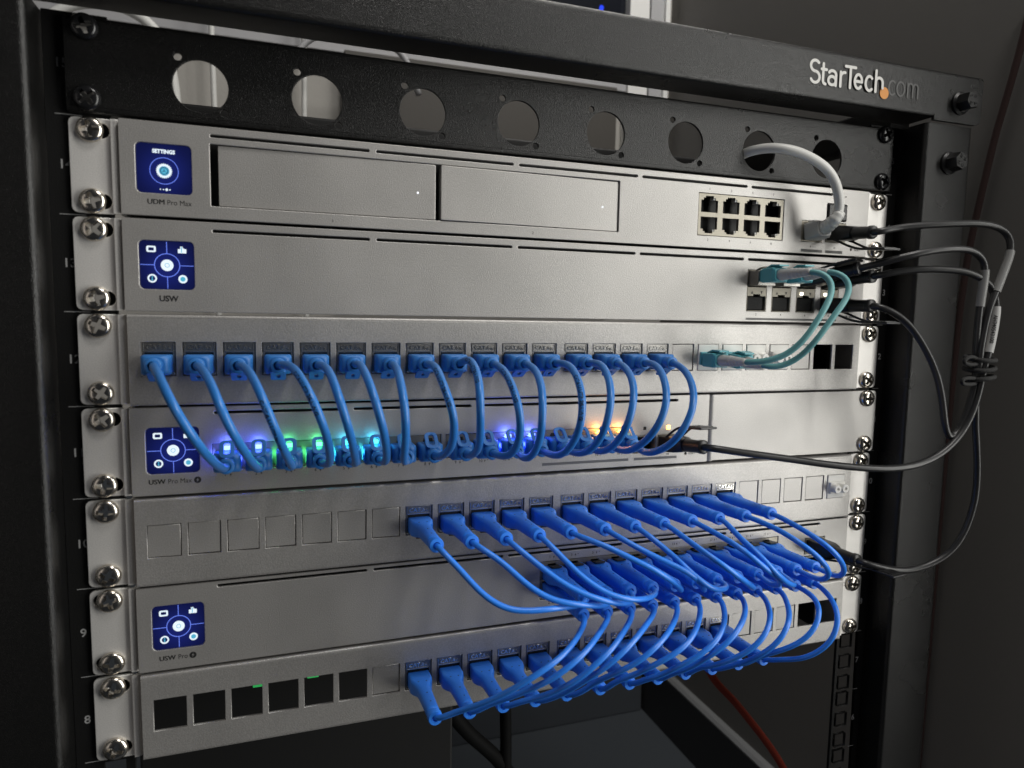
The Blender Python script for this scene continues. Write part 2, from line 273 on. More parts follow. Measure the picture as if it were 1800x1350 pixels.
SLIM_UP = [[(-74.6,-57.5,416.7),(-70.2,-62.6,411.2),(-65.7,-66.8,405.4),(-60.3,-69.8,400.4),(-53.9,-71.7,396.4),(-46.2,-73.7,394.6),(-38.6,-75.6,395.0),(-29.3,-75.2,394.7),(-19.9,-70.6,392.5),(-10.6,-63.9,389.3),(-3.3,-57.5,386.9)],[(-54.2,-57.5,420.3),(-50.1,-63.1,414.6),(-46.1,-66.9,410.1),(-41.2,-69.8,405.6),(-35.3,-71.8,401.3),(-28.2,-74.0,397.8),(-19.6,-75.9,396.0),(-8.8,-73.3,392.9),(3.8,-65.1,387.8),(10.7,-58.8,386.0)],[(-39.2,-58.2,419.1),(-35.6,-63.2,414.7),(-30.5,-67.4,410.5),(-24.3,-70.6,405.9),(-17.1,-72.9,401.5),(-9.9,-75.1,398.3),(-1.6,-75.4,395.1),(7.4,-71.8,391.3),(15.3,-67.1,388.2),(24.0,-58.9,386.5)],[(-22.8,-58.0,420.1),(-19.6,-63.7,414.5),(-15.1,-68.0,409.1),(-9.4,-70.9,404.3),(-3.4,-73.0,399.9),(2.7,-75.0,396.7),(8.7,-75.7,395.3),(16.7,-74.0,392.7),(26.3,-68.6,390.4),(36.8,-59.9,387.9)],[(-0.4,-61.8,421.6),(5.8,-67.4,418.3),(13.0,-71.1,414.3),(20.7,-73.7,410.8),(27.8,-75.9,406.7),(37.1,-73.3,400.4),(45.7,-67.7,393.9),(52.4,-60.8,387.3)],[(14.7,-59.2,419.8),(20.5,-65.6,417.1),(27.2,-70.1,413.8),(35.0,-73.0,409.8),(42.8,-75.7,406.6),(50.1,-75.1,401.4),(59.9,-68.5,392.6),(66.0,-62.3,386.3)],[(32.2,-59.8,419.3),(37.0,-66.4,414.9),(42.3,-70.4,409.9),(47.5,-73.0,404.3),(52.9,-75.3,399.5),(60.0,-75.2,394.3),(70.8,-70.1,390.2),(79.4,-64.2,388.6)],[(48.4,-63.1,420.6),(49.6,-74.5,418.1),(52.5,-84.3,415.3),(59.0,-88.7,410.5),(68.1,-87.3,404.0),(83.0,-77.7,394.3),(91.9,-70.9,388.4),(93.7,-63.5,386.6)],[(66.0,-61.9,422.1),(68.2,-72.9,420.1),(70.6,-82.9,418.1),(76.0,-87.7,413.3),(83.6,-88.4,406.9),(93.3,-84.6,401.0),(101.9,-79.2,394.5),(104.7,-74.4,390.1),(106.5,-66.1,387.1),(109.0,-57.8,386.4)],[(80.9,-62.4,421.0),(79.7,-73.6,417.6),(80.5,-83.1,415.5),(84.7,-88.2,409.2),(92.2,-88.1,402.4),(108.0,-79.0,392.4),(117.8,-72.4,388.3),(121.0,-64.5,387.1)],[(102.0,-62.2,422.7),(104.3,-72.3,421.1),(108.0,-84.0,417.4),(115.8,-88.6,411.3),(123.1,-88.2,404.3),(130.0,-84.3,397.7),(132.0,-81.4,393.7),(133.1,-75.3,390.5),(136.3,-63.7,387.9)],[(117.8,-69.1,421.6),(120.1,-84.6,418.2),(127.1,-89.0,412.0),(138.9,-84.4,401.3),(144.1,-80.3,395.6),(148.1,-72.7,390.0),(150.9,-65.4,387.4)]]
SLIM_DOWN = [[(-4.6,-57.5,377.0),(-11.4,-66.6,375.3),(-18.7,-73.3,372.9),(-26.5,-77.9,370.7),(-34.9,-80.5,367.8),(-43.2,-79.5,363.1),(-50.0,-76.3,357.7),(-57.7,-71.1,351.4),(-65.4,-65.1,345.7),(-71.1,-59.9,341.3),(-74.8,-55.6,338.7)],[(7.2,-58.5,377.6),(-0.8,-68.4,375.5),(-9.6,-75.8,372.8),(-18.3,-80.1,369.7),(-25.9,-80.7,364.9),(-32.8,-77.8,359.6),(-39.5,-74.1,355.2),(-45.6,-68.8,350.1),(-52.0,-63.5,344.9),(-56.8,-58.2,341.9)],[(20.9,-60.7,378.4),(11.1,-71.4,375.2),(2.7,-77.4,371.7),(-6.6,-80.5,367.3),(-14.8,-78.7,359.6),(-21.5,-75.2,353.9),(-30.3,-68.2,346.7),(-37.4,-62.6,342.3),(-41.0,-58.5,340.6)],[(34.4,-58.9,378.6),(25.7,-69.1,376.3),(16.2,-76.2,374.2),(7.0,-80.3,370.1),(0.2,-80.2,365.3),(-5.7,-76.8,358.8),(-11.7,-72.5,353.3),(-17.3,-65.9,344.8),(-23.1,-59.3,339.2)],[(47.6,-62.2,376.5),(39.4,-71.6,373.9),(30.0,-77.9,371.3),(21.2,-80.7,367.3),(14.4,-78.8,361.5),(7.1,-74.4,356.3),(-0.3,-66.5,348.7),(-4.2,-60.7,341.4)],[(63.1,-60.6,377.4),(57.8,-69.3,374.7),(49.5,-76.8,370.6),(40.7,-80.4,366.7),(32.9,-79.8,362.6),(26.0,-76.2,357.6),(18.9,-69.8,350.2),(11.2,-62.1,343.9)],[(78.0,-64.1,377.0),(72.7,-71.6,373.7),(65.3,-78.0,368.9),(56.9,-80.6,364.4),(49.5,-79.2,359.7),(41.3,-74.5,353.4),(34.8,-67.2,345.4),(28.4,-60.3,341.0)],[(91.9,-64.3,379.0),(85.5,-72.0,375.8),(77.0,-78.2,371.7),(68.4,-80.8,366.3),(62.3,-78.8,361.0),(56.0,-74.2,353.6),(49.2,-65.8,345.0),(44.7,-60.6,342.1)],[(104.8,-66.2,378.1),(100.4,-74.4,374.0),(94.3,-79.8,368.3),(86.7,-80.8,361.8),(80.6,-77.4,355.8),(73.3,-71.3,349.4),(67.8,-65.1,344.4),(63.6,-59.4,343.1)],[(117.7,-66.6,375.8),(112.3,-75.6,372.0),(105.5,-80.3,366.1),(100.2,-79.6,359.3),(94.8,-75.2,352.6),(89.8,-67.6,344.9),(85.4,-59.9,339.9)],[(135.4,-65.3,379.7),(133.6,-73.6,376.7),(130.1,-78.9,371.1),(123.3,-80.9,363.8),(117.9,-77.9,356.8),(112.6,-74.3,353.1),(107.4,-68.0,348.0),(102.2,-61.5,343.2)],[(148.3,-65.2,377.1),(145.6,-74.2,373.6),(143.4,-79.3,367.7),(139.2,-80.9,358.8),(134.4,-77.2,350.3),(128.6,-71.9,343.9),(123.8,-66.3,340.4),(119.5,-60.9,339.8)]]
WHITE = [(174.1,-24.0,596.8),(176.7,-24.7,602.7),(176.6,-25.7,610.6),(172.6,-26.7,619.2),(165.9,-27.0,626.6),(156.3,-26.0,632.1),(146.8,-23.6,636.2),(138.5,-20.0,638.5),(131.4,-13.3,639.9),(126.9,-6.8,639.7),(123.6,-2.0,638.8)]
FIBRE1 = [(133.8,-52.0,563.0),(138.2,-56.9,562.1),(141.1,-59.8,558.6),(140.6,-62.1,553.6),(136.7,-64.3,547.1),(131.4,-65.0,539.3),(122.7,-62.4,524.9),(117.0,-57.6,517.2),(110.6,-53.2,513.3),(104.5,-48.1,511.4),(99.5,-43.0,511.0)]
FIBRE2 = [(153.1,-45.0,564.1),(156.3,-48.4,563.7),(159.7,-51.8,561.0),(160.2,-54.6,555.1),(156.1,-56.5,547.7),(148.9,-57.0,539.6),(138.6,-53.8,523.6),(133.4,-48.3,514.5),(127.3,-43.4,509.3),(122.3,-39.7,507.9),(117.2,-36.0,508.5)]
DAC_A = [(191.4,-40.0,589.7),(202.0,-43.7,592.0),(211.8,-47.0,593.5),(225.2,-51.1,594.8),(244.2,-55.8,596.1),(255.6,-58.4,596.4),(266.4,-60.2,595.2),(273.8,-61.5,592.3),(276.9,-62.5,587.9),(275.8,-63.9,580.1),(269.7,-64.8,567.3),(263.7,-65.6,554.9),(259.2,-66.0,547.2),(256.3,-66.0,535.0),(254.6,-66.0,524.6),(253.9,-66.0,513.8),(253.5,-66.0,505.4),(251.1,-66.0,496.6),(248.9,-66.0,486.1),(244.4,-66.0,474.9),(239.6,-66.0,467.0),(234.7,-66.0,464.0),(230.6,-65.7,470.8),(229.4,-64.0,483.9),(227.3,-62.2,497.7),(224.3,-59.0,510.3),(219.2,-55.8,521.6),(212.7,-51.3,533.2),(204.9,-46.6,541.0),(194.6,-42.0,545.0)]
DAC_B = [(193.9,-44.0,563.6),(204.2,-48.0,566.1),(220.0,-53.9,567.7),(237.5,-58.6,567.4),(247.1,-61.2,565.9),(253.9,-62.5,563.4),(260.8,-63.4,559.8),(264.7,-64.3,554.3),(265.5,-65.4,545.6),(262.6,-66.7,531.6),(259.0,-67.6,517.7),(255.4,-68.0,507.3),(253.9,-68.0,499.6),(251.7,-68.0,488.7),(244.0,-68.0,472.4),(231.2,-68.0,460.0),(214.8,-66.9,451.8),(194.3,-65.4,448.8),(174.9,-63.1,449.4),(150.4,-58.8,451.9),(124.9,-53.6,455.6),(94.6,-48.3,460.0),(77.8,-46.0,462.7)]
DAC_C = [(192.4,-50.0,571.3),(204.6,-53.5,574.9),(215.6,-56.7,577.8),(228.4,-59.2,579.6),(240.5,-61.0,580.3),(249.4,-62.4,578.3),(255.3,-63.1,573.0),(256.1,-63.3,567.9),(254.9,-63.6,557.5),(253.0,-64.0,545.4),(252.6,-64.0,531.5),(253.0,-64.0,516.1),(254.7,-63.6,505.2),(257.2,-63.2,492.7),(260.1,-62.5,471.0),(263.1,-62.1,458.8),(267.1,-61.1,440.1),(268.4,-59.9,421.1),(264.4,-57.1,399.2),(255.8,-54.8,386.7),(243.0,-52.0,379.5),(227.2,-49.2,376.3),(213.8,-46.9,378.1),(197.6,-44.0,382.5)]

# ================================================================== SETTING
def struct(o): o['kind'] = 'structure'; return o
struct(link('floor', MB().box(-1500, 900, -300, 640, -160, -150).mesh(), 'floor'))
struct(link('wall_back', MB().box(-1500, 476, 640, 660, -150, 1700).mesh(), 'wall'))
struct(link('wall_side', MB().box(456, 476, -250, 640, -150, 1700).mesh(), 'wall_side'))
struct(link('baseboard', MB().loft([[(x, y, z) for x, z in ((455.9, -150), (444, -150), (444, -58), (455.9, -58))] for y in (-250, 639.9)]).mesh(), 'dark_base'))
struct(link('baseboard_lit_top', auto_smooth(MB().loft([[(x, y, z) for x, z in ((455.9, -57.8), (444.5, -57.8), (444, -55), (448, -51), (455.9, -50))] for y in (-250, 639.8)]).mesh()), 'base_lit_top'))  # lit top chamfer, its light put into a paler colour than the body
tag(link('board', bevelled(-62, 352, 618, 639.6, 560, 893, 1.5), 'board'), 'dark brown board hung on the back wall behind the round holes', 'board')
struct(link('lower_wall_dark_sheet', bevelled(-1490, 440.5, 628, 639.5, -149.9, 330, 2), 'dark_sheet'))  # added dark sheet, stands in for the dark area under the rack
# window with white frame at the far end of the back wall
t = thing('window', 'dark window with white frame on the back wall behind the rack', 'window', (380, 640, 760))
link('frame', bevelled(-10, 24, -22, -.5, -60, 600, 1), 'trim', t)
link('frame_seam', MB().box(24, 29, -12, -.5, -60, 600).mesh(), 'glass', t)
link('frame', bevelled(29, 52, -18, -.5, -60, 600, 1), 'trim_grey', t)
link('frame', bevelled(52, 60, -24, -.5, -60, 600, 1), 'trim', t)
link('pane', MB().box(-820, -10, -6, -.5, 150, 600).mesh(), 'glass', t)
link('frame', bevelled(-820, -10, -16, -.5, 130, 150, 1), 'trim_grey', t)
link('reflected_lamp', auto_smooth(MB().loft([[(x-58+6*k, -7-.5*a, z) for x, z in circ(0, 220+34*k, 3.5, 10)] for k in (0, 1) for a in (0,)]).mesh()), 'glow_blue', t, label='blue lamp reflection put on the pane as a glowing spot')  # glowing shape that stands in for a lamp mirrored in the glass
# white wires hanging in front of the back wall
for pts, lb in ((((-225, 600, 1120), (-226, 596, 900), (-224, 598, 700), (-226, 600, 500)), 'white wire hanging straight down the back wall, seen through the first round hole'),
                (((-116, 600, 1120), (-115, 602, 880), (-117, 598, 700), (-116, 600, 500)), 'white wire hanging on the back wall, seen through the second round hole')):
    tag(link('wall_wire', tube_mesh(pts, 3.4, 8, 20, pts[0]), 'white_pvc', None, pts[0]), lb, 'wire', 'white wires on the back wall')
pts = [(-420, 560, 820), (-385, 560, 868), (-350, 560, 884), (-310, 560, 882), (-282, 560, 862), (-268, 560, 820), (-262, 560, 700)]
tag(link('wall_wire', tube_mesh(pts, 6, 10, 8, pts[0]), 'white_pvc', None, pts[0]), 'thick white wire arching behind the top of the black hole panel', 'wire')
pts = [(-150, 540, 800), (-110, 540, 872), (-60, 540, 880), (0, 540, 872), (25, 540, 820)]
tag(link('wall_wire', tube_mesh(pts, 4, 10, 8, pts[0]), 'trim_grey', None, pts[0]), 'greyish wire loop seen through the gap above the hole panel', 'wire')
pts = [(451.5, 60, 810), (451.5, 65, 781), (451.5, 74, 738), (451.5, 82, 706), (451.5, 90, 658), (451.5, 98, 608), (451.5, 102, 560), (451.5, 105, 450), (451.5, 108, 100), (451.5, 110, -149)]
tag(link('wall_cable', tube_mesh(pts, 3.0, 10, 10, pts[0]), 'darkred', None, pts[0]), 'dark red cable running down the side wall beyond the right post', 'cable')
pts = [(214, 190, 320), (229, 155, 204), (262, 152, 165), (320, 148, 88), (360, 150, 0), (372, 160, -145)]
tag(link('floor_cable', tube_mesh(pts, 3.6, 10, 6, pts[0]), 'red', None, pts[0]), 'red cable hanging below the lowest patch panel', 'cable')
for pts, r, lb in (([(16, 140, 310), (22, 148, 240), (25, 150, 180), (26, 150, 100), (30, 152, -145)], 5, 'black power cable hanging straight down under the lowest panel'),
                   ([(-45, 130, 310), (-34, 140, 235), (-12, 145, 195), (14, 150, 165), (36, 155, 130), (48, 160, 60), (50, 165, -145)], 6, 'thick black cable curving behind the straight hanging one'),
                   ([(-40, 150, 310), (-42, 152, 200), (-40, 154, 60), (-42, 156, -145)], 4, 'thin black cable hanging near the blank insert of the lowest panel')):
    tag(link('power_cable', tube_mesh(pts, r, 10, 6, pts[0]), 'cord', None, pts[0]), lb, 'cable', 'black cables under the lowest panel')

# ================================================================== RACK
rack = thing('equipment_rack', 'black powder coated steel equipment rack with numbered rails and a branded top bar', 'rack', (0, 0, -140))
RZ = 140
def rnd_profile(x0, x1, y0, y1, r=3., n=5): return rrect(x0, y0, x1, y1, r, n)
for s in (-1, 1):
    a, b = sorted((s*250.6, s*292.2))
    link('post', auto_smooth(prism_z(rnd_profile(a, b, -20, 8), 0, 666.2+RZ)), 'black_powder', rack)
    # mounting rail with square holes
    ho = []
    for u in range(1, 16):
        for h in (6.35, 22.225, 38.1): ho.append(rrect(s*233.6-4.8, (u-1)*U+h-4.8, s*233.6+4.8, (u-1)*U+h+4.8))
    x0, x1 = sorted((s*224.6, s*250.4))
    rail = plate('mounting_rail', [[(x0, -60), (x1, -60), (x1, 667), (x0, 667)]]+ho, 2.2, 'black_rail', rack, 0, .2, loc=(0, 0, RZ))
    tx = []; tk = MB().box(*((0, 10.6) if s < 0 else (0, 5.2)), -.12, -.02, -.14, .14).mesh()
    for u in range(3, 16):
        tx.append((text_mesh(str(u), 5.8, .3, 'LEFT' if s < 0 else 'CENTER'), (-246.2 if s < 0 else 244.2, -.06, (u-.5)*U)))
        link('rail_tick', tk, 'railprint', rail, (-246.6 if s < 0 else 241.4, 0, (u-1)*U))
    for me_, lo_ in tx: link('rail_number', me_, 'railprint', rail, lo_)
# top bar : bent sheet across the front with end tabs over the posts
bar = link('top_bar', auto_smooth(join([
      (plate_mesh([[(-294.4, 670.2), (-292.6, 668.0), (-290, 667.2), (-253, 667.2), (-253, 672), (253, 672), (253, 667.2), (290, 667.2), (292.6, 668.0), (294.4, 670.2), (294.4, 695.2), (-294.4, 695.2)]], 2.2), (0, -23, 0)),
      (prism_x(sheet([(-2, 669), (-23, 669), (-23, 672)], -2.2, 2.8), -253, 253), (0, 0, 0)),
      (prism_x(sheet([(-23, 695.2), (-23, 698.6), (30, 698.6)], -2.2, 3.0), -294.4, 294.4), (0, 0, 0))])), 'black_powder', rack, (0, 0, RZ))
link('rear_bar', auto_smooth(prism_x(rrect(245, 672, 270, 699, 2.5), -294, 294)), 'black_rail', rack, (0, 0, RZ))
for s in (-1, 1):
    link('side_arm', auto_smooth(MB().loft([[(x, y, z) for x, z in rrect(s*283-9, 670, s*283+9, 696, 2.5)] for y in (30.5, 244.5)]).mesh()), 'black_rail', rack, (0, 0, RZ))
    link('base_foot', bevelled(s*271-30, s*271+30, -60, 300, -10, -.3, 3), 'black_powder', rack, (0, 0, 0))
# lettering on the bar, drawn with round-ended strokes
def stroke(pts, hw, closed=False, n=6):
    P = [Vector(p) for p in pts]; mb = MB()
    def disc(c): mb.add([(c.x+hw*math.cos(2*math.pi*i/14), 0, c.y+hw*math.sin(2*math.pi*i/14)) for i in range(14)], [tuple(range(14))])
    idx = range(len(P) if closed else len(P)-1)
    for i in idx:
        a, b = P[i], P[(i+1) % len(P)]; d = (b-a).normalized(); q = Vector((-d.y, d.x))*hw
        mb.add([(v.x, 0, v.y) for v in (a-q, b-q, b+q, a+q)], [(0, 1, 2, 3)])
    for i, p in enumerate(P):
        disc(p)
    return mb
def arc(cx, cz, rx, rz, a0, a1, n=10): return [(cx+rx*math.cos(math.radians(a0+(a1-a0)*i/n)), cz+rz*math.sin(math.radians(a0+(a1-a0)*i/n))) for i in range(n+1)]
def letters(spec, hw):
    """each stroke is lifted a hair above the last so no two faces share a plane"""
    v = []; f = []; k = 0
    for st in spec:
        m_ = stroke(st, hw); n = len(v)
        for fc in m_.f:
            b = len(v)
            for i in fc: x, y, z = m_.v[i]; v.append((x, -.004*k, z))
            f.append(tuple(range(b, len(v)))); k += 1
    return mk(v, f)
H, xh = 9.2, 6.0
L = []
L += [arc(2.3, 6.9, 2.2, 2.2, 40, 200, 8)+arc(2.3, 6.9, 2.2, 2.2, 200, 255, 4)[1:]+arc(2.4, 2.35, 2.3, 2.3, 75, -150, 12)]         # S
L += [[(6.4, 8.2), (6.4, 1.4)]+arc(7.6, 1.3, 1.2, 1.3, 180, 275, 5), [(5.5, 5.9), (8.0, 5.9)]]                                 # t
L += [arc(11.0, 4.2, 1.9, 1.7, 150, 0, 8)+[(12.9, 0)], arc(10.9, 1.75, 1.9, 1.75, 0, 360, 16)]                                    # a
L += [[(15.2, 0), (15.2, 5.9)], [(15.2, 3.6)]+arc(17.2, 3.9, 2.0, 2.0, 180, 85, 6)]                                           # r
L += [[(17.6, 8.6), (22.8, 8.6)], [(20.2, 8.6), (20.2, 0)]]                                                                       # T
L += [[(22.5, 3.1), (26.3, 3.1)]+arc(24.4, 3.1, 1.9, 2.9, 0, 315, 18)]                                                         # e
L += [arc(30.2, 3.0, 2.0, 3.0, 50, 310, 16)]                                                                                    # c
L += [[(33.6, 0), (33.6, 8.8)], [(33.6, 3.8)]+arc(35.4, 3.9, 1.9, 2.1, 170, 0, 8)+[(37.3, 1.9)]]                                 # h
DM = [[arc(43.3, 3.0, 2.0, 3.0, 50, 310, 16)], [arc(47.8, 3.0, 2.1, 3.0, 0, 360, 18)],
      [[(51.7, 0), (51.7, 5.9)], [(51.7, 4.2)]+arc(53.1, 4.3, 1.4, 1.6, 170, 0, 8)+[(54.5, 0)], [(54.5, 4.2)]+arc(55.9, 4.3, 1.4, 1.6, 170, 0, 8)+[(57.3, 0)]]]
LX, LZ = 151.3, 678.2; ys = -23.12
ob = link('brand_lettering', letters(L, .62), 'logo_white', bar, (LX, ys, LZ)); ob.scale = (1.49, 1, 1.42)
ob = link('brand_lettering', letters([q for g in DM for q in g], .42), 'logo_grey', bar, (LX, ys, LZ)); ob.scale = (1.49, 1, 1.42)
link('brand_dot', MB().loft([[(x, 0, z) for x, z in circ(0, 0, 3.6, 32)], [(x, .05, z) for x, z in circ(0, 0, 3.6, 32)]]).mesh(), 'logo_orange', bar, (209.2, ys-.35, 678.4))
# hex flange bolts
hexh = [(5.9*math.cos(math.radians(60*i+12)), 5.9*math.sin(math.radians(60*i+12))) for i in range(6)]
mb = MB(); mb.loft(cyl_y(0, 0, 0, -1.2, 7.6, 28)+cyl_y(0, 0, -1.2, -2.2, 7.4, 28, 6.0))
mb.loft([[(x, -2.0, z) for x, z in hexh], [(x, -8.6, z) for x, z in hexh], [(x*.9, -9.4, z*.9) for x, z in hexh]])
for cx, cz in ((-2.0, 2.2), (1.6, 2.3), (-1.8, -2.2), (1.8, -2.3)):
    for q in ((-.9, -.5, -.9, .9), (.5, .9, -.9, .9), (-.5, .5, .5, .9), (-.5, .5, -.9, -.5)): mb.box(cx+q[0], cx+q[1], -9.75, -9.3, cz+q[2], cz+q[3])
boltm = auto_smooth(mb.mesh())
for s in (-1, 1):
    link('bolt', boltm, 'bolt', rack, (s*274.6, -23.0, 679.6+RZ)); link('bolt', boltm, 'bolt', rack, (s*272.5, -20.0, 641.6+RZ), (0, .5, 0))

# ------------------------------------------------------------------ screws
def screw_mesh(R=5.75, h=2.95):
    n = 40; K = 1000.
    prof = [(R*.985, .0), (R, -.5), (R*.975, -1.2), (R*.9, -1.95), (R*.74, -2.55), (R*.5, -2.85), (R*.15, -h)]
    mb = MB(); mb.loft([[(r*K*math.cos(2*math.pi*i/n), y*K, r*K*math.sin(2*math.pi*i/n)) for i in range(n)] for r, y in prof]); a = mb.mesh()
    wd, ln = .88, 3.7; c = []
    for q in range(4):
        t = math.radians(90*q)
        for x, z in ((ln, -wd), (ln, wd), (wd*1.35, wd*1.35)): c.append((x*math.cos(t)-z*math.sin(t), x*math.sin(t)+z*math.cos(t)))
    mb = MB(); mb.loft([[(x*k*K, y*K, z*k*K) for x, z in c] for y, k in ((-8, 1.04), (-2.4, 1), (1.5, .8))]); b = mb.mesh()
    oa = bpy.data.objects.new('a', a); ob_ = bpy.data.objects.new('b', b); COL.objects.link(oa); COL.objects.link(ob_)
    md = oa.modifiers.new('b', 'BOOLEAN'); md.operation = 'DIFFERENCE'; md.object = ob_; md.solver = 'EXACT'
    dg = bpy.context.evaluated_depsgraph_get(); me = bpy.data.meshes.new_from_object(oa.evaluated_get(dg))
    bpy.data.objects.remove(oa); bpy.data.objects.remove(ob_); me.materials.clear(); me.transform(Matrix.Scale(1/K, 4)); return auto_smooth(me, 30)
SCREW = screw_mesh(); SCREWB = SCREW.copy()
def screw(x, y, z, label, group, black=False):
    o = link('rack_screw', SCREWB if black else SCREW, 'black_screw' if black else 'nickel', None, (x, y, z), (random.uniform(-.03, .03), random.uniform(0, 6.28), random.uniform(-.03, .03)))
    tag(o, label, 'screw', group)

# ================================================================== RACK-MOUNTED DEVICES
YF, YP = -6.0, -7.0                     # front faces of device plates and of patch panels
SZ = (6.35, 38.1)
def ears(root, sides=(-1, 1), off=(3.2, 0)):
    for k, s in enumerate(sides):
        x0, x1 = sorted((s*241.2, s*224.0)); ho = [slot(s*232.55-4.6+off[k], s*232.55+4.6+off[k], z, 6.9) for z in SZ]
        o = [rrect(x0, .9, x1, 43.5, .01, 1)]
        r = 2.6
        if s < 0: o = [[(x1, .9), (x1, 43.5)]+[(x0+r-r*math.sin(math.radians(a)), 43.5-r+r*math.cos(math.radians(a))) for a in (0, 30, 60, 90)]+[(x0+r-r*math.cos(math.radians(a)), .9+r-r*math.sin(math.radians(a))) for a in (0, 30, 60, 90)]]
        else: o = [[(x0, 43.5), (x0, .9)]+[(x1-r+r*math.sin(math.radians(a)), .9+r-r*math.cos(math.radians(a))) for a in (0, 30, 60, 90)]+[(x1-r+r*math.cos(math.radians(a)), 43.5-r+r*math.sin(math.radians(a))) for a in (0, 30, 60, 90)]]
        a = plate_mesh(o+ho, 1.9, .25)
        bend = auto_smooth(prism_z(sheet([(s*224.0, 0), (s*221.7, 0), (s*221.7, 26)], 1.9*s, 1.7), 1.0, 43.4))
        link('ear', join([(a, (0, 0, 0)), (bend, (0, 0, 0))]), 'ear', root, (0, -2.0, 0))
DSC = (-214.0, 11.2, -190.4, 34.0)
def pl(o, th=.08): return plate_mesh(o, th)
def ring(cx, cz, r, wd, n=40): return [circ(cx, cz, r+wd/2, n), circ(cx, cz, r-wd/2, n)]
def bar2(x0, z0, x1, z1): return [rrect(x0, z0, x1, z1)]
def display(root, kind):
    x0, z0, x1, z1 = DSC; cx, cz = (x0+x1)/2, (z0+z1)/2
    d = plate('display', [rrect(x0+.15, z0+.15, x1-.15, z1-.15, 2.2, 5)], 1.2, 'screen', root, YF+.55, .15)
    L = lambda nm, ms, m, lay: link(nm, join([(q, (0, 0, 0)) for q in ms]), m, d, (0, -.05-.05*lay, 0))
    if kind == 'menu':
        L('menu_lines', [pl(ring(cx, cz, 5.4, .32)), pl(bar2(cx-.14, cz+5.4, cx+.14, z1-.5)), pl(bar2(cx-.14, z0+.5, cx+.14, cz-5.4)), pl(bar2(x0+.4, cz-.14, cx-5.4, cz+.14)), pl(bar2(cx+5.4, cz-.14, x1-.4, cz+.14))], 'ui_line', 1)
        L('menu_icons', [pl([circ(cx, cz, 2.7, 32)]), pl([rrect(cx-8.6, cz+5.9, cx-4.6, cz+8.8, .7), rrect(cx-7.8, cz+6.6, cx-5.4, cz+8.1, .3)]),
                         pl([[(cx+4.8, cz+5.9), (cx+8.4, cz+5.9), (cx+8.4, cz+7.9), (cx+7.4, cz+7.9), (cx+7.4, cz+8.2), (cx+6.9, cz+8.2), (cx+6.9, cz+9.0), (cx+5.8, cz+9.0), (cx+5.8, cz+7.8), (cx+4.8, cz+7.8)]]),
                         pl([circ(cx-6.5, cz-6.3, 2.0, 28), circ(cx-6.5, cz-6.3, 1.3, 24)]), pl([circ(cx+6.6, cz-6.3, 1.95, 28)])], 'ui_white', 1)
        L('menu_marks', [pl(ring(cx, cz, .95, .22, 24)), pl([circ(cx-6.5, cz-5.7, .35, 10)]), pl(bar2(cx-6.8, cz-7.3, cx-6.2, cz-6.3)), pl([circ(cx+6.6, cz-6.3, 1.15, 20)]), pl(bar2(cx+6.15, cz+6.1, cx+6.55, cz+8.8))], 'ui_cyan', 2)
    else:
        gc = cz-.9
        L('dial_ring', [pl(ring(cx, gc, 6.0, .26, 56))], 'ui_line', 1)
        g = []
        for i in range(96):
            r = 3.45 if (i % 4) < 2 else 3.05; t_ = 2*math.pi*i/96; g.append((cx+r*math.cos(t_), gc+r*math.sin(t_)))
        L('gear_icon', [pl([g, circ(cx, gc, 2.2, 28)])]+[pl([circ(cx+o_, z0+2.0, r_, 14)]) for o_, r_ in ((-1.8, .28), (-.5, .28), (.85, .6), (2.2, .28))], 'ui_white', 1)
        L('gear_hub', [pl([circ(cx, gc, 2.1, 28), [(cx+.5*math.cos(a), gc+.5*math.sin(a)) for a in (1.57, 3.66, 5.76)]])], 'ui_cyan', 1)
        L('gear_spokes', [pl(ring(cx, gc, 1.55, .3, 28))]+[pl([[(cx-.14*math.sin(q), gc+.14*math.cos(q)), (cx+1.6*math.cos(q), gc+1.6*math.sin(q)), (cx+.14*math.sin(q), gc-.14*math.cos(q))]]) for q in (1.57, 3.66, 5.76)], 'ui_dark', 2)
        link('settings_title', text_mesh('SETTINGS', 2.35, 1.2, 'CENTER', .06, .92), 'ui_white', d, (cx, -.1, z1-3.6))
    return d
def bolt_icon(cx, cz, r):
    b = [(.35, 1), (-.55, -.12), (-.05, -.12), (-.35, -1), (.55, .14), (.05, .14)]
    return [(cx+x*r, cz+z*r) for x, z in b]
def device(u, name, label, x1=221.0, holes=(), slots=(), depth=180, slz=39.6):
    t = thing(name, label, 'network device', (0, 0, (u-1)*U))
    d0 = rrect(DSC[0], DSC[1], DSC[2], DSC[3], 2.3, 5)
    plate('faceplate', [rrect(-220.6, .75, x1, 43.75, .7, 3), d0]+[slot(a, b, slz, 1.45) for a, b in slots]+list(holes), 1.8, 'silver', t, YF, .3, bres=2)
    link('chassis', MB().box(-218.5, x1-2, YF+7.2, depth, 1.4, 43.1).box(-219.9, x1-.8, YF+1.9, YF+2.7, 42.2, 43.1).box(-219.9, x1-.8, YF+1.9, YF+7.2, 1.4, 2.2).box(-219.9, -218.4, YF+1.9, YF+7.2, 2.2, 42.2).box(x1-2.2, x1-.8, YF+1.9, YF+7.2, 2.2, 42.2).mesh(), 'chassis', t)
    return t
SLT = ((-182.2, -107.6), (-104.2, -30.0), (-26.7, 46.8), (49.8, 123.4), (126.8, 190.4))
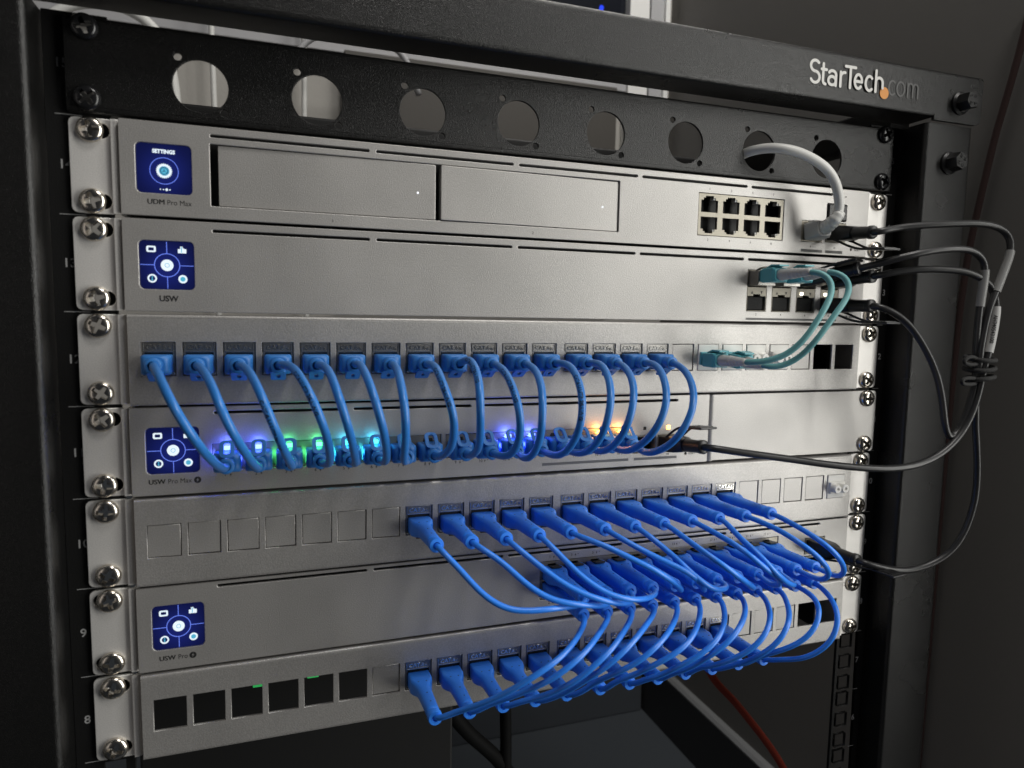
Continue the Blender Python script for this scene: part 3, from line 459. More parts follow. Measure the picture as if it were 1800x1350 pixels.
def rj45(cx, cz, up=True, w=5.9):
    p = [(-w, -4.7), (w, -4.7), (w, 2.5), (4.1, 2.5), (4.1, 3.9), (2.7, 3.9), (2.7, 5.0), (-2.7, 5.0), (-2.7, 3.9), (-4.1, 3.9), (-4.1, 2.5), (-w, 2.5)]
    return [(cx+x, cz+z) for x, z in p] if up else [(cx+x, cz-z) for x, z in reversed(p)]
# ---- gateway with drive bays
udm = device(14, 'gateway', 'silver gateway with two drive bays, a settings screen and eight ports', holes=[rrect(-182.4, 6.9, 35.3, 36.0, .5, 2), rrect(88.8, 8.1, 152.2, 33.7), rrect(166.7, 8.4, 184.4, 21.9), rrect(186.3, 22.8, 202.7, 33.9, .6, 2), rrect(186.3, 8.9, 202.7, 21.7), circ(208.2, 5.1, .75, 14), circ(201.2, 38.9, .35, 10)], slots=SLT)
ears(udm); display(udm, 'settings')
for n_, (a, b, lx, nx) in enumerate(((-178.9, -73.1, -82.6, -126), (-70.4, 34.9, 24.9, -17.9))):
    tr = plate('drive_tray', [rrect(a, 7.3, b, 35.6, .4, 2)], 6.0, 'silver', udm, YF+.5, .3, bres=2)
    tr.rotation_euler = (0, 0, math.radians(-.5 if n_ == 0 else .9)); tr.location = (tr.location.x, tr.location.y+(-.0008 if n_ == 0 else -.0001), tr.location.z)
    link('tray_light', pl([circ(lx, 20.6, .55, 16)]), 'led_dot', tr, (0, -.09, 0)); text('tray_number', str(n_+1), 2.1, 'print', udm, (nx, YF-.03, 3.4))
pb = plate('port_block', [rrect(89.1, 8.4, 151.9, 33.4)]+[rj45(96.9+15.7*i, 27.0, True) for i in range(4)]+[rj45(96.9+15.7*i, 14.8, False) for i in range(4)], 2.2, 'port_metal', udm, YF+.4, .12)
for i in range(4):
    for j, up in ((0, True), (1, False)):
        z = 27.0 if up else 14.8; s = 1 if up else -1; x = 96.9+15.7*i
        link('port_light_pipe', MB().box(x+2.8, x+5.7, .3, 4, *sorted((z+s*2.7, z+s*4.8))).mesh(), 'led_off', pb)
        text('port_number', str(2*i+1+j), 2.0, 'print', udm, (x-.6, YF-.03, 36.0 if up else 5.7))
plate('wan_port', [rrect(166.9, 8.6, 184.2, 21.7)]+[rj45(175.5, 14.6, False)], 2, 'port_metal', udm, YF+.3, .1)
sf = plate('fibre_cage', [rrect(186.5, 9.1, 202.5, 21.5), rrect(187.6, 10.2, 201.4, 19.0, .3, 2)], 6, 'cage', udm, YF-.2, .1)
link('dust_plug', bevelled(186.8, 202.2, YF-1.2, YF+4, 23.2, 33.5, .8), 'dac_shell', udm)
for a, b in ((167, 184.2), (186.6, 201)): plate('grey_print_bar', [rrect(a, 1.9, b, 3.7)], .06, 'greybar', udm, YF-.05)
text('reset_print', 'RESET', 1.9, 'print', udm, (213.2, YF-.03, 5.0), .2)
text('port_number', '9', 1.9, 'print', udm, (174.5, YF-.03, 5.4)); text('port_number', '10', 1.9, 'print', udm, (194, YF-.03, 5.4))
text_pair(udm, -209.8, 7.2, 'UDM', 'Pro Max', 3.35)
# ---- aggregation switch
AC = (134.6, 153.8, 173.2, 192.6)
usw = device(13, 'aggregation_switch', 'plain silver switch with a menu screen and a block of eight fibre slots', holes=[rrect(c-7.5, 7.3, c+7.5, 33.4) for c in AC]+[circ(207.9, 4.9, .75, 14)], slots=SLT[:4]+((126.8, 201.2),))
ears(usw); display(usw, 'menu')
for i, c in enumerate(AC):
    cg = plate('fibre_cage', [rrect(c-7.3, 7.5, c+7.3, 33.2), rrect(c-6.9, 22.6, c+6.9, 32.8), [(c-6.9, 7.9), (c+6.9, 7.9), (c+6.9, 16.9), (c+2.6, 16.9), (c+2.6, 18.1), (c-2.6, 18.1), (c-2.6, 16.9), (c-6.9, 16.9)]], 6, 'cage', usw, YF+.1, .1)
    link('arrow_print', join([(pl([[(c-4.4, 18.4), (c-2.8, 18.4), (c-3.6, 20.2)]]), (0, 0, 0)), (pl([[(c+3.6, 18.4), (c+4.4, 20.2), (c+2.8, 20.2)]]), (0, 0, 0))]), 'print', cg, (0, -.06, 0))
    text('port_number', str(2*i+2), 2.1, 'print', usw, (c, YF-.03, 5.4))
    if i < 3: link('dust_plug', bevelled(c-6.5, c+6.5, YF+1.5, YF+6, 8.2, 16.6, .6), 'rubber', usw)
    if i >= 2: link('link_light', bevelled(c-4.8, c-2.4, YF-.5, YF+.5, 18.3, 20.4, .3), 'led_white', usw)
plate('grey_print_bar', [rrect(127, 1.9, 199.4, 3.2)], .06, 'greybar', usw, YF-.05)
text('reset_print', 'RESET', 1.7, 'print', usw, (212.4, YF-.03, 4.8), .2); text('model_print', 'USW', 3.7, 'print', usw, (-201.9, YF-.03, 6.8), .9)
# ---- power switch with coloured port lights
def portx(j): return -177.4+14.4*(j-1) if j <= 8 else -59.4+14.4*(j-9)
usx = device(11, 'powered_switch', 'short silver switch with glowing coloured port lights and a blank side bracket', x1=103.0, holes=[rrect(-184.7, 11.6, -69.2, 25.2), rrect(-66.7, 11.6, 48.6, 25.2), rrect(49.9, 8.6, 65.4, 19.4), rrect(66.9, 8.6, 81.6, 19.4), circ(87.0, 6.8, .75, 14)], slots=((-183.6, -119.8), (-116.2, -52.4), (-48.8, 13.8), (16.8, 80.0)), slz=40.6)
ears(usx, (-1,)); display(usx, 'menu')
br = link('side_bracket', join([(plate_mesh([[(106.6, .8), (106.6, 43.4)]+[(238.6+2.6*math.sin(math.radians(90-a)), 43.4-2.6+2.6*math.sin(math.radians(a))) for a in (90, 60, 30, 0)]+[(238.6+2.6*math.cos(math.radians(a)), .8+2.6-2.6*math.sin(math.radians(a))) for a in (0, 30, 60, 90)]]+[slot(229.6, 236.6, z, 6.9) for z in SZ], 1.9, .25, 2), (0, 0, 0)),
     (auto_smooth(prism_z(sheet([(106.6, 0), (104.6, 0), (104.6, 24)], 1.9, 1.7)[::-1], .9, 43.3)), (0, 0, 0))]), 'silver', usx, (0, -3.9, 0))
for g, (a, b) in enumerate(((-184.4, -69.5), (-66.4, 48.3))):
    plate('port_block', [rrect(a, 11.9, b, 24.9)]+[rj45(portx(8*g+i+1), 17.6, True, 5.8) for i in range(8)], 2.2, 'port_metal', usx, YF+.5, .1)
lit = {1: 'led_blue', 2: 'led_blue', 3: 'led_green', 4: 'led_green', 5: 'led_cyan', 6: 'led_cyan', 11: 'led_blue', 12: 'led_blue', 15: 'led_amber', 16: 'led_amber'}
PBOLT = pl([bolt_icon(0, 0, 1.0)])
for j in range(1, 17):
    x = portx(j); text('port_number', str(j), 2.3, 'print', usx, (x-1.6, YF-.03, 9.2)); link('power_mark', PBOLT, 'print', usx, (x+.9, YF-.06, 9.2))
    if j >= 3: text('power_mark', '+', 1.7, 'print', usx, (x+2.6, YF-.03, 9.6))
    if j in lit:
        link('port_light', join([(bevelled(x-1.9, x+1.9, YF-1.0, YF+3, 21.8, 23.7, .3), (0, 0, 0)), (bevelled(x-6.3, x-5.2, YF-.8, YF+2, 13.2, 20.6, .3), (0, 0, 0))]), lit[j], usx)
        l = bpy.data.lights.new('port_glow', 'POINT'); l.energy = {'led_blue': .0036, 'led_green': .0016, 'led_cyan': .0016, 'led_amber': .0042}[lit[j]]; l.color = LEDCOL[lit[j]]; l.shadow_soft_size = .002
        o = bpy.data.objects.new('port_glow', l); COL.objects.link(o); o.parent = usx; o.location = Vector((x-.5, YF-4.5, 24.5))*S
        if lit[j] != 'led_amber':
            o = bpy.data.objects.new('port_glow', l); COL.objects.link(o); o.parent = usx; o.location = Vector((x-7.2, YF-4, 18.5))*S
    else: link('port_light_pipe', MB().box(x-2.4, x+2.4, YF+.4, YF+3, 21.8, 23.4).mesh(), 'socket', usx)
for k, c in ((17, 57.6), (18, 74.2)):
    plate('fibre_cage', [rrect(c-7.1, 8.8, c+7.1, 19.2), rrect(c-6.7, 9.2, c+6.7, 18.6)], 6, 'cage', usx, YF-.3, .1); text('port_number', str(k), 2.0, 'print', usx, (c-.3, YF-.03, 7.2))
link('link_light', bevelled(56.5, 58.5, YF-.2, YF+.8, 22.9, 24.9, .2), 'socket', usx)
link('link_light', bevelled(72.6, 75.2, YF-.5, YF+.8, 22.6, 25.2, .4), 'led_amber', usx)
for a, b in ((-9.4, 46.8), (50.6, 80.6)): plate('grey_print_bar', [rrect(a, 4.3, b, 5.9)], .06, 'greybar', usx, YF-.05)
text('reset_print', 'RESET', 1.8, 'print', usx, (91.4, YF-.03, 6.7), .2)
ex = text_pair(usx, -213.4, 7.4, 'USW', 'Pro Max', 3.35)
plate('power_icon', [circ(ex+2.6, 7.5, 1.65, 24), bolt_icon(ex+2.6, 7.5, 1.2)], .06, 'print', usx, YF-.05)
# ---- 24 port switch
def swx(j): return -1.5+14.0*(j-1)
usp = device(9, 'port_switch', 'silver switch packed with two rows of bright blue slim plugs', holes=[rrect(-9.2, 12.2, 162.2, 35.6), rrect(184.6, 20.9, 201.6, 32.2), rrect(184.6, 8.2, 201.6, 19.5), circ(206.4, 5.2, .75, 14)], slots=((-184.0, -109.6), (-106.2, -32.2), (-29.2, 44.4), (47.4, 120.2), (123.4, 196.6)), slz=41.4)
ears(usp, off=(-2.6, 0)); display(usp, 'menu')
plate('port_block', [rrect(-8.9, 12.5, 161.9, 35.3)]+[rj45(swx(i), 28.8, True, 5.8) for i in range(1, 13)]+[rj45(swx(i), 18.6, False, 5.8) for i in range(1, 13)], 2.2, 'port_metal', usp, YF+.4, .1)
for i in range(1, 13):
    text('port_number', str(2*i-1), 2.2, 'print', usp, (swx(i)-1.6, YF-.03, 38.0)); link('power_mark', PBOLT, 'print', usp, (swx(i)+.9, YF-.06, 38.0)); text('power_mark', '+', 1.7, 'print', usp, (swx(i)+2.6, YF-.03, 38.3))
    if i < 3: text('port_number', str(2*i), 2.2, 'print', usp, (swx(i)-1.6, YF-.03, 10.0))
for k, z in ((25, 26.5), (26, 13.8)): plate('fibre_cage', [rrect(184.8, z-5.4, 201.4, z+5.4), rrect(186.2, z-4.5, 200, z+4.4)], 6, 'cage', usp, YF-.2, .1)
text('port_number', '25', 2.0, 'print', usp, (193, YF-.03, 36.2)); text('reset_print', 'RESET', 1.8, 'print', usp, (211.4, YF-.03, 5.2), .2)
ex = text_pair(usp, -211.4, 6.8, 'USW', 'Pro', 3.35)
plate('power_icon', [circ(ex+2.4, 6.9, 1.65, 24), bolt_icon(ex+2.4, 6.9, 1.2)], .06, 'print', usp, YF-.05)

# ---- patch panels
JF = plate_mesh([rrect(-7.2, -8.0, 7.2, 8.0), rrect(-6.1, -6.6, 6.1, 3.1)], 1.2, .15)
JB = join([(MB().box(-7.0, 7.0, 1.3, 20, -7.8, 7.8).mesh(), (0, 0, 0))])
JR = MB().box(-6.7, -6.45, -.25, -.01, 3.4, 7.6).box(6.3, 6.55, -.25, -.01, 3.4, 7.6).box(-6.2, 6.1, -.25, -.01, 3.5, 3.75).box(-6.9, -4.2, -.5, -.01, -7.6, -6.7).box(4.2, 6.9, -.5, -.01, -7.6, -6.7).mesh()
JT = text_mesh('CAT.6', 3.1, .35, 'CENTER', .5, 1.05); JT2 = text_mesh('A', 2.2, .35, 'CENTER', .5)
JL = join([(JT, (-1.0, -.1, 5.6)), (JT2, (4.5, -.1, 5.1))]); BL = plate_mesh([rrect(-7.15, -7.85, 7.15, 7.85)], 1.5, .25)
LCF = bevelled(-7.2, 7.2, 0, 6, -8, 8, .35)
CAPR = []
mb = MB()
for cx in (-3.3, 3.3): mb.loft(cyl_y(cx, -.6, -1, -5.0, 3.0, 20)+cyl_y(cx, -.6, -5.0, -5.5, 3.0, 20, 2.6)+cyl_y(cx, -.6, -5.5, -4.5, 1.2, 20, 1.1))
CAPM = auto_smooth(mb.mesh()); LCS = bevelled(-6.2, 6.2, -1.6, .4, -4.6, 3.4, .4); LCS2 = LCS.copy()
def panel(u, label, jacks, blanks, couplers, off):
    t = thing('patch_panel', label, 'patch panel', (0, 0, (u-1)*U)); cz = 22.7
    link('faceplate', join([(plate_mesh([rrect(-219.8, 1.2, 219.8, 42.2, .3, 1)]+[rrect(kx(k)-7.5, cz-8.2, kx(k)+7.5, cz+8.2) for k in range(1, 25)], 1.6, .22, 2), (0, YP, 0)),
         (auto_smooth(prism_x(sheet([(YP, 42.2), (YP, 43.9), (YP+22, 43.9)], -1.6, 1.6), -219.8, 219.8)), (0, 0, 0)), (auto_smooth(prism_x(sheet([(YP+8, .5), (YP, .5), (YP, 1.2)], -1.6, .6), -219.8, 219.8)), (0, 0, 0)),
         (MB().box(-219.7, -218.2, YP+1.7, YP+22, 1.4, 42.0).box(218.2, 219.7, YP+1.7, YP+22, 1.4, 42.0).mesh(), (0, 0, 0))]), 'silver_panel', t)
    ears(t, off=off)
    link('dark_backing', MB().box(60 if u == 8 else -218, 218, 45, 47, -4 if u == 8 else 1, 43).box(214, 217.5, YP+22.2, 44.9, 1.5, 43).mesh(), 'chassis', t)  # black sheet added behind the panel to keep its open slots dark
    for k in jacks:
        j = link('keystone_jack', JF, 'steel', t, (kx(k), YP+.7, cz)); link('jack_rim', JR, 'steel_highlight', j); link('lettering', JL, 'steel_highlight', j); link('socket', JB, 'socket', j)
    for k in blanks: link('blank_insert', BL, 'silver_panel', t, (kx(k)+random.uniform(-.12, .12), YP+.55+random.uniform(-.2, .2), cz+random.uniform(-.12, .12)), (0, random.uniform(-.008, .008), random.uniform(-.012, .012)))
    for k, cap in couplers:
        j = link('fibre_coupler', LCF, 'cap_white', t, (kx(k), YP-.5, cz)); link('shutter', LCS if cap else LCS2, 'cap_white' if cap else 'aqua_body', j)
        if cap: link('dust_cap', CAPM, 'cap_white', j)
    return t
panel(12, 'silver patch panel filled with thick blue cables and two aqua fibres', range(1, 17), (17, 22), ((18, 0), (19, 0), (20, 1), (21, 1)), (.2, .2))
panel(10, 'silver patch panel with blank inserts and upper ends of slim blue cables', range(8, 20), list(range(1, 8))+[20, 21, 22, 23], ((24, 1),), (.6, .2))
panel(8, 'lowest silver patch panel with open square slots and lower slim cable ends', range(8, 20), (7, 20, 21, 22), (), (2.6, .4))
# ---- black panel of round holes
hp = thing('connector_panel', 'black sheet metal panel with a row of eight round cutouts above the gateway', 'panel', (0, 0, 14*U))
ho = []
for i in range(8):
    x = -185.8+53.1*i; z = 17.9; ho += [circ(x, z, 12.1, 44), circ(x-9.5, z+12.3, 1.75, 18), circ(x+10.1, z-11.2, 1.75, 18)]
ho += [slot(s*232.55-3.6, s*232.55+3.6, z, 6.5) for s in (-1, 1) for z in (7.0, 37.8)]
link('sheet', auto_smooth(join([(plate_mesh([rrect(-241.2, 3.4, 241.2, 40.6, .05, 1)]+ho, 1.6, .18, 2), (0, -3.6, 0)),
     (prism_x(sheet([(-3.6, 3.4), (-3.6, .7), (9, .7)], 1.6, 2.2), -241, 241), (0, 0, 0)), (prism_x(sheet([(-3.6, 40.6), (-3.6, 42.4), (5, 42.4)], -1.6, 1.6), -241, 241), (0, 0, 0))])), 'black_powder', hp)
for s, nm in ((-1, 'of the hole panel beside rail number fifteen'), (1, 'at the white cable end of the hole panel')):
    for z, q in ((7.0, 'lower'), (37.8, 'upper')):
        screw(s*232.9, -3.7, 14*U+z, f'black Phillips screw, {q} one {nm}', 'black screws of the hole panel', True)
# ---- screws of the silver devices
ENDS = {14: ('beside the settings screen of the gateway', 'at the port end of the gateway'), 13: ('beside the screen of the plain fibre switch', 'by the fibre slots of the plain switch'),
        12: ('by the first jack of the thick-cable patch panel', 'by the two open slots of the thick-cable panel'), 11: ('by the screen of the switch with coloured lights', 'in the blank bracket beside the coloured lights'),
        10: ('by the seven blank inserts of a patch panel', 'by the capped white fibre coupler'), 9: ('by the screen of the switch with slim plugs', 'by the fibre slots beside the slim plugs'),
        8: ('by the open slots of the lowest patch panel', 'at the cable end of the lowest patch panel')}
for u, e in ENDS.items():
    for s, nm in zip((-1, 1), e):
        for z, q in zip(SZ, ('lower', 'upper')):
            screw(s*232.55, -4.0 if (u == 11 and s > 0) else -2.1, (u-1)*U+z, f'shiny nickel Phillips screw, {q} one {nm}', 'nickel screws of the silver devices')
# ---- things seen through the open slots of the lowest panel
ps = thing('power_unit', 'black power unit with small green lights behind the open slots of the lowest panel', 'power unit', (-120, 70, 7*U))
link('housing', bevelled(-116, 78, 0, 110, -120, 40, 1.5), 'chassis', ps)
for x, z in ((-47.9, -9.3), (-15.2, -8.6)): link('indicator_light', bevelled(x-3.6, x+3.6, -1.2, .2, z-1.9, z+1.9, .4), 'led_dimgreen', ps)
ORD = 'first second third fourth fifth sixth seventh eighth ninth tenth eleventh twelfth thirteenth fourteenth fifteenth sixteenth'.split()

# ================================================================== CABLES
def child(name, me, m, root, wloc, rot=None, parent=None):
    """part placed by its world position under a root Empty that only carries a location"""
    return link(name, me, m, root, Vector(wloc)-root.location/S, rot)
# thick plug, pointing to -Y, latch guard on +Z
PLUG = loft_mesh([(3, 11.2, 7.6, .6), (.2, 11.4, 7.8, .6), (-.3, 12.6, 9.2, 1.0), (-8.6, 12.6, 9.4, 1.2), (-10.4, 11.0, 8.6, 2.2), (-11.2, 8.4, 7.6, 3.0)])
def rings_y(spec, n=24): return [[(r*math.cos(2*math.pi*i/n), y, r*math.sin(2*math.pi*i/n)) for i in range(n)] for y, r in spec]
BOOT = auto_smooth(MB().loft(rings_y([(-9.5, 3.5), (-15.4, 3.3), (-15.7, 3.75), (-17.2, 3.75), (-17.6, 3.4), (-17.6, 2.2), (-15.0, 2.1)])).mesh(), 50)
g_ = plate_mesh([rrect(-3.5, 0, 3.5, 10.8, 2.6, 4), rrect(-1.45, 2.2, 1.45, 9.2, 1.3, 4)], 1.0, .2)
GUARD = g_.copy(); GUARD.transform(Matrix.Translation(Vector((0, -13.2, 3.4))*S) @ Matrix.Rotation(math.radians(-48), 4, 'X'))
g_ = plate_mesh([rrect(-3.6, 0, 3.6, 9.4, 1.2, 4), rrect(-.9, 3.4, .9, 7.0, .8, 4)], 1.4, .25)
GUARD2 = g_.copy(); GUARD2.transform(Matrix.Translation(Vector((0, -13.2, 3.4))*S) @ Matrix.Rotation(math.radians(-60), 4, 'X'))
LATCH = MB().loft([[(x, -1.5, z) for x, z in rrect(-2.9, 4.3, 2.9, 5.4)], [(x, -8, z) for x, z in rrect(-2.9, 5.6, 2.9, 6.5)]]).mesh()
FL = (0, math.pi, 0)                                   # latch down
for i in range(16):
    j = i+1; a = Vector((kx(j), YP+.5, 11*U+20.4)); b = Vector((portx(j), YF, 10*U+17.0))
    t = thing('thick_patch_cable', f'thick blue patch cable in the {ORD[i]} jack of its panel, counted from the screens', 'cable', a, 'thick blue patch cables')
    for p, rot in ((a, FL), (b, None)):
        q = child('plug', PLUG, 'blue_boot', t, p, rot); link('boot', BOOT, 'blue_boot', q); link('latch_guard', GUARD2 if rot else GUARD, 'blue_boot', q)
    pts = [a+Vector((0, -9.5, 0)), a+Vector((0, -14, .2)), a+Vector((.2, -18.5, .4))]+[Vector(p) for p in THICK[i]]+[b+Vector((.0, -19.5, -.2)), b+Vector((0, -14, 0)), b+Vector((0, -9.5, 0))]
    if j in (3, 4, 8, 9, 10, 12):
        line = smooth_pts(crom(pts, 2.2), 12); i0 = int(len(line)*{3: .42, 4: .3, 8: .25, 9: .18, 10: .22, 12: .3}[j]); me = text_mesh('CAT.6 U/UTP 26AWG', 2.7, .7, 'LEFT', .02).copy(); cum = [0.]
        for k in range(i0, len(line)-1): cum.append(cum[-1]+(line[k+1]-line[k]).length)
        for v in me.vertices:
            u_, w_ = v.co.x/S, v.co.z/S; k = max(0, min(len(cum)-2, next((q for q in range(len(cum)-1) if cum[q+1] > u_), len(cum)-2))); f_ = (u_-cum[k])/(cum[k+1]-cum[k])
            p = line[i0+k].lerp(line[i0+k+1], f_); tg = (line[i0+k+1]-line[i0+k]).normalized(); vd = Vector((-.55, -.8, .1)); vd = (vd-tg*vd.dot(tg)).normalized(); sd = tg.cross(vd); th = w_/1.95
            v.co = (p+(vd*math.cos(th)-sd*math.sin(th))*2.0-a)*S
        link('jacket_print', me, 'print', t)
    link('jacket', tube_mesh(pts, 1.95, 14, 2.2, a, 12), 'blue', t)
# slim plug
SLP = loft_mesh([(3, 10.8, 6.8, .5), (.2, 11.0, 7.0, .5), (-.2, 11.9, 8.4, .9), (-8.0, 12.0, 8.6, 1.0), (-10.5, 11.2, 8.4, 1.6), (-14.5, 8.1, 7.6, 2.4), (-18, 7.4, 7.1, 2.5), (-37, 6.6, 6.5, 2.4), (-40.6, 6.3, 6.3, 2.4)])
SLC = auto_smooth(MB().loft(rings_y([(-39.6, 2.7), (-40.6, 2.8), (-40.9, 3.7), (-44.2, 3.7), (-44.8, 3.4), (-44.9, 1.8), (-43.0, 1.6)], 20)).mesh(), 50)
SLD = MB(); 
for y, x in ((-12, -2.2), (-12, 2.2), (-24, 0), (-33, 0)):
    SLD.loft([[(x+.42*math.cos(k*.785), y+.42*math.sin(k*.785), z) for k in range(8)] for z in (2.5, {-12: 4.1, -24: 3.52, -33: 3.36}[y])])
SLD = SLD.mesh(); 
TILT = math.radians(-3.4)
def slim_cable(a, b, fa, fb, pts3, label, group):
    t = thing('slim_patch_cable', label, 'cable', a, group); R = Matrix.Rotation(TILT, 3, 'X')
    for p, fl in ((a, fa), (b, fb)):
        q = child('plug', SLP, 'slim_boot', t, p, (TILT, 0, 0)); link('collar', SLC, 'slim_boot', q); link('vent_holes', SLD, 'socket', q); link('latch', LATCH, 'socket', q, (0, 0, -.7 if not fl else .7), None if not fl else FL)
    e = lambda p, d: Vector(p)+R @ Vector((0, -d, 0))
    P = [e(a, 41.5), e(a, 44), e(a, 48)]+[Vector(p) for p in pts3[1:]]+[e(b, 48), e(b, 44), e(b, 41.5)]
    link('jacket', tube_mesh(P, 1.5, 12, 2.0, a, 16), 'slim', t)
for i in range(12):
    a = Vector((kx(8+i), YP+.5, 9*U+20.3)); b = Vector((swx(i+1), YF, 8*U+28.6)); c = Vector((swx(i+1), YF, 8*U+18.6)); d = Vector((kx(8+i), YP+.5, 7*U+20.3))
    slim_cable(a, b, True, False, SLIM_UP[i], f'slim blue cable rising to the {ORD[i]} jack of the middle panel, counted from the blanks', 'slim blue cables going up')
    slim_cable(c, d, True, True, SLIM_DOWN[i], f'slim blue cable dropping to the {ORD[i]} jack of the lowest panel, counted from the blank', 'slim blue cables going down')
# white uplink cable
a = Vector((175.5, YF, 13*U+14.6))
t = thing('white_network_cable', 'white network cable looping from the gateway up through a round hole', 'cable', a)
dirv = (Vector(WHITE[0])-a).normalized()
rotw = Vector((0, -1, 0)).rotation_difference(dirv).to_euler()
WB = MB(); WB.loft([sect(3, 11.2, 7.6, .6), sect(.2, 11.2, 7.8, .6), sect(-.2, 13.4, 10.6, 1.2), sect(-8, 13.2, 10.6, 1.6), sect(-10.5, 10.5, 9.6, 3.0)])
link('plug', auto_smooth(WB.mesh()), 'boot_grey', t, (0, 0, 0), (math.radians(-8), 0, 0))
P = [a+Vector((0, -8, 1)), a+Vector((.5, -13, 3)), a+Vector((1.0, -18, 6.5)), Vector(WHITE[1])+Vector((2, 0, 0))]
Q = [Vector(p) for p in WHITE[2:]]
full = P+Q+[Vector((126, 12, 636)), Vector((128, 40, 628)), Vector((130, 80, 600))]
link('jacket', tube_mesh(full, 2.95, 14, 2.2, a, 6), 'white_pvc', t)
link('boot', tube_mesh(P, 4, 16, .6, a, 3, rf=lambda s: (4.7-1.2*s)*(1+.06*math.sin(s*38))), 'white_pvc', t)
link('wire_clip', bevelled(-5, 5, -6, -1, 3.8, 7, .6), 'boot_grey', t)
# aqua fibres and their transceivers
SFPB = bevelled(-6.7, 6.7, -9, 3, -4.6, 4.6, .5); LCB = loft_mesh([(1, 10.8, 6.4, .6), (-2, 11.4, 8.4, .8), (-11, 11.4, 8.8, .8), (-13, 9.4, 7.2, 1.6)], False)
LCL = MB().loft([[(x, -4, z) for x, z in rrect(-4.4, 3.6, 4.4, 4.8)], [(x, -9, z) for x, z in rrect(-4.4, 5.4, 4.4, 6.4)], [(x, -15, z) for x, z in rrect(-3.4, 5.0, 3.4, 5.9)]]).mesh()
for n_, (c, k, pts3, lb) in enumerate(((AC[0], 18, FIBRE1, 'first fibre slot of the plain switch'), (AC[1], 19, FIBRE2, 'second fibre slot of the plain switch'))):
    a = Vector((c, YF, 12*U+27.8)); b = Vector((kx(k), YP, 11*U+22.0))
    x = thing('transceiver', f'grey metal fibre transceiver in the {lb}', 'transceiver', a, 'fibre transceivers'); link('housing', SFPB, 'sfp', x)
    link('bail', tube_mesh([(-5.8, -6, 4.5), (-5.6, -8.5, 6.0), (0, -9.3, 6.5), (5.6, -8.5, 6.0), (5.8, -6, 4.5)], .7, 8, 1), 'cage', x)
    t = thing('fibre_cable', f'aqua fibre cable leaving the {lb}', 'cable', a, 'aqua fibre cables')
    ea = Vector(pts3[0]); eb = Vector(pts3[-1]); pa = a+Vector((0, -9, 1.2)); pb_ = b+Vector((0, -1.4, -.6))
    da = (ea-pa).normalized(); db = (eb-pb_).normalized(); ra = Vector((0, -1, 0)).rotation_difference(da).to_euler(); rb = Vector((0, -1, 0)).rotation_difference(db).to_euler()
    for p, r_ in ((pa, ra), (pb_, rb)):
        q = child('connector', LCB, 'aqua_body', t, p, r_); link('latch', LCL, 'aqua_body', q)
    for p, dv, e_ in ((pa, da, ea), (pb_, db, eb)):
        ln = (e_-p).length
        child('boot', tube_mesh([Vector((0, 0, 0)), dv*(ln-12)*.5, dv*(ln-12)], 3, 16, .5, (0, 0, 0), 0, rf=lambda s: (3.7-1.6*s)*(1+.09*(math.sin(s*50) > 0)*(s > .3))), 'boot_grey', t, p+dv*12)
    pts = [pa+da*((ea-pa).length-6)]+[Vector(p) for p in pts3]+[pb_+db*((eb-pb_).length-6)]
    link('jacket', tube_mesh(pts, 1.75, 12, 2.0, a, 5), 'aqua', t)
# black direct-attach cables
DPL = auto_smooth(join([(loft_mesh([(4, 13.0, 8.2, .4), (0, 13.2, 8.6, .4), (-.4, 13.4, 9.4, .8), (-12, 13.2, 9.2, 1.2), (-16, 10.6, 8.4, 2.0), (-18, 8.8, 7.8, 3.0)], False), (0, 0, 0)),
     (MB().loft(rings_y([(-17, 3.9)]+[(-18-1.1*k-.01*q, 4.0-.03*k if q in (0, 3) else 3.6-.03*k) for k in range(8) for q in (0, 40, 60)][:0]+[(-18, 4.0), (-30, 3.7), (-30.4, 4.1), (-33, 4.1), (-33.4, 3.6), (-33.6, 2.0), (-31, 2.0)], 20)).mesh(), (0, 0, 0))]), 40)
def tab_mesh(s, swing, h, k):
    m1 = [tube_mesh([(x, -5, s*4.0), (x*1.05, -12*k, s*5.0), (x*1.0+swing*.3, -22*k, s*h*.8), (x*.95+swing*.7, -32*k, s*h), (x*.8+swing, -40*k, s*h)], .75, 8, 1.5) for x in (-5.6, 5.6)]
    pad = bevelled(-6.0+swing, 6.0+swing, -40*k-14, -40*k+1.5, s*h-.7, s*h+.7, .5); rd = MB()
    for i in range(6): rd.box(-4.6+swing, 4.6+swing, -40*k-12+2.2*i, -40*k-11+2.2*i, s*h+.6, s*h+1.1)
    return join([(m, (0, 0, 0)) for m in m1]+[(pad, (0, 0, 0)), (rd.mesh(), (0, 0, 0))])
TABS = {k: tab_mesh(*k) for k in ((-1, 4, 10, .8), (1, 0, 5.2, .5), (1, 0, 11, .6), (-1, 12, 5, 1))}
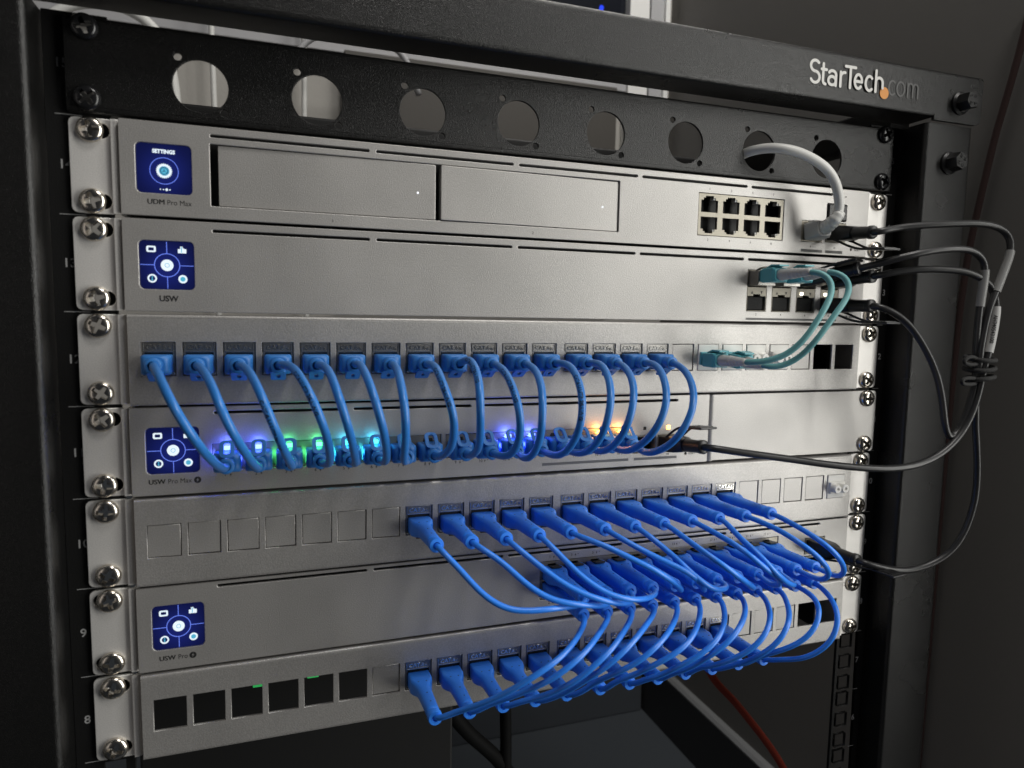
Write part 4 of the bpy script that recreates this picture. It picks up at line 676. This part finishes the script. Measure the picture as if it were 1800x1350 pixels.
def dac(label, pa, pb_, P3, ta, tb, sleeve, smat, txt=None):
    pa, pb_ = Vector(pa), Vector(pb_); t = thing('direct_attach_cable', label, 'cable', pa, 'black direct-attach cables'); P3 = [Vector(p) for p in P3]; ends = []
    for p, e_, tk in ((pa, P3[0], ta), (pb_, P3[-1], tb)):
        dv = (e_-p).normalized(); r_ = Vector((0, -1, 0)).rotation_difference(dv).to_euler()
        q = child('plug', DPL, 'dac_shell', t, p, r_); link('pull_tab', TABS[tk], 'dac_shell', q); ends.append((p+dv*30, p+dv*33.5, p+dv*37))
    P = list(ends[0])+[p for p in P3[1:-1]]+list(reversed(ends[1]))
    link('jacket', tube_mesh(P, 2.1, 12, 2.5, pa, 6), 'dac', t)
    line = smooth_pts(crom(P, 2.5), 6); i0 = min(range(len(line)), key=lambda k: (line[k]-P3[sleeve[0]]).length); i1 = min(range(len(line)), key=lambda k: (line[k]-P3[sleeve[1]]).length)
    mb = MB(); mb.loft([[v-pa for v in r] for r in tube_rings(line[i0:i1+1], 2.55, 14)]); sl = link('label_sleeve', auto_smooth(mb.mesh(), 50), smat, t)
    if txt:
        # printed serial running down the sleeve
        me = text_mesh(txt, 3.0, .4, 'CENTER', .1); c0 = (line[i0]+line[i1])/2; dv = (line[i1]-line[i0]).normalized(); n = (CAM-c0); n = (n-dv*n.dot(dv)).normalized(); sd = dv.cross(-n)
        mw = Matrix((dv, -n, dv.cross(-n).normalized())).transposed()
        k = (i0+i1)//2; c0 = line[k]; me2 = me.copy(); me2.transform(mw.to_4x4()); link('serial_print', me2, 'print', sl, c0+n*2.75-pa)
UDMP = (194.5, YF, 13*U+14.8)
dac('black direct-attach cable from the gateway to the plain switch below it', UDMP, (AC[3], YF, 12*U+12.6), DAC_A, (-1, 4, 10, .8), (-1, 4, 10, .8), (9, 11), 'sleeve')
dac('black direct-attach cable with white serial label ending in the switch with coloured lights', (AC[3], YF, 12*U+27.8), (74.2, YF, 10*U+14.0), DAC_B, (1, 0, 5.2, .5), (1, 0, 11, .6), (8, 10), 'white_label', 'AH340543100')
dac('black direct-attach cable hanging lowest and ending in the switch with slim plugs', (AC[2], YF, 12*U+27.8), (193, YF, 8*U+26.5), DAC_C, (1, 0, 5.2, .5), (-1, 12, 5, 1), (7, 9), 'sleeve')
# hair tie round the bundle
c0 = Vector((254.5, -66, 507)); t = thing('hair_tie', 'black elastic hair tie wound around the bundle of black cables', 'hair tie', c0)
for k in range(3):
    z = 7-6*k; pts = [(8.6*math.cos(2*math.pi*i/20), 7.4*math.sin(2*math.pi*i/20), z+1.1*math.sin(2*math.pi*i/20+k)) for i in range(21)]
    link('winding', tube_mesh(pts, 1.5, 10, 1.5), 'rubber', t)
link('loop', tube_mesh([(-7, -3, 7), (-13, -4, 8.5), (-18, -4, 7), (-19, -4, 5), (-13, -4, 3.5), (-7, -3, 4)], 1.2, 8, 1.2), 'rubber', t)
link('loop', tube_mesh([(-7, -3, -5), (-13, -4, -4.5), (-19, -4, -5.2), (-19.5, -4, -7.5), (-13, -4, -8.5), (-7, -3, -8)], 1.2, 8, 1.2), 'rubber', t)
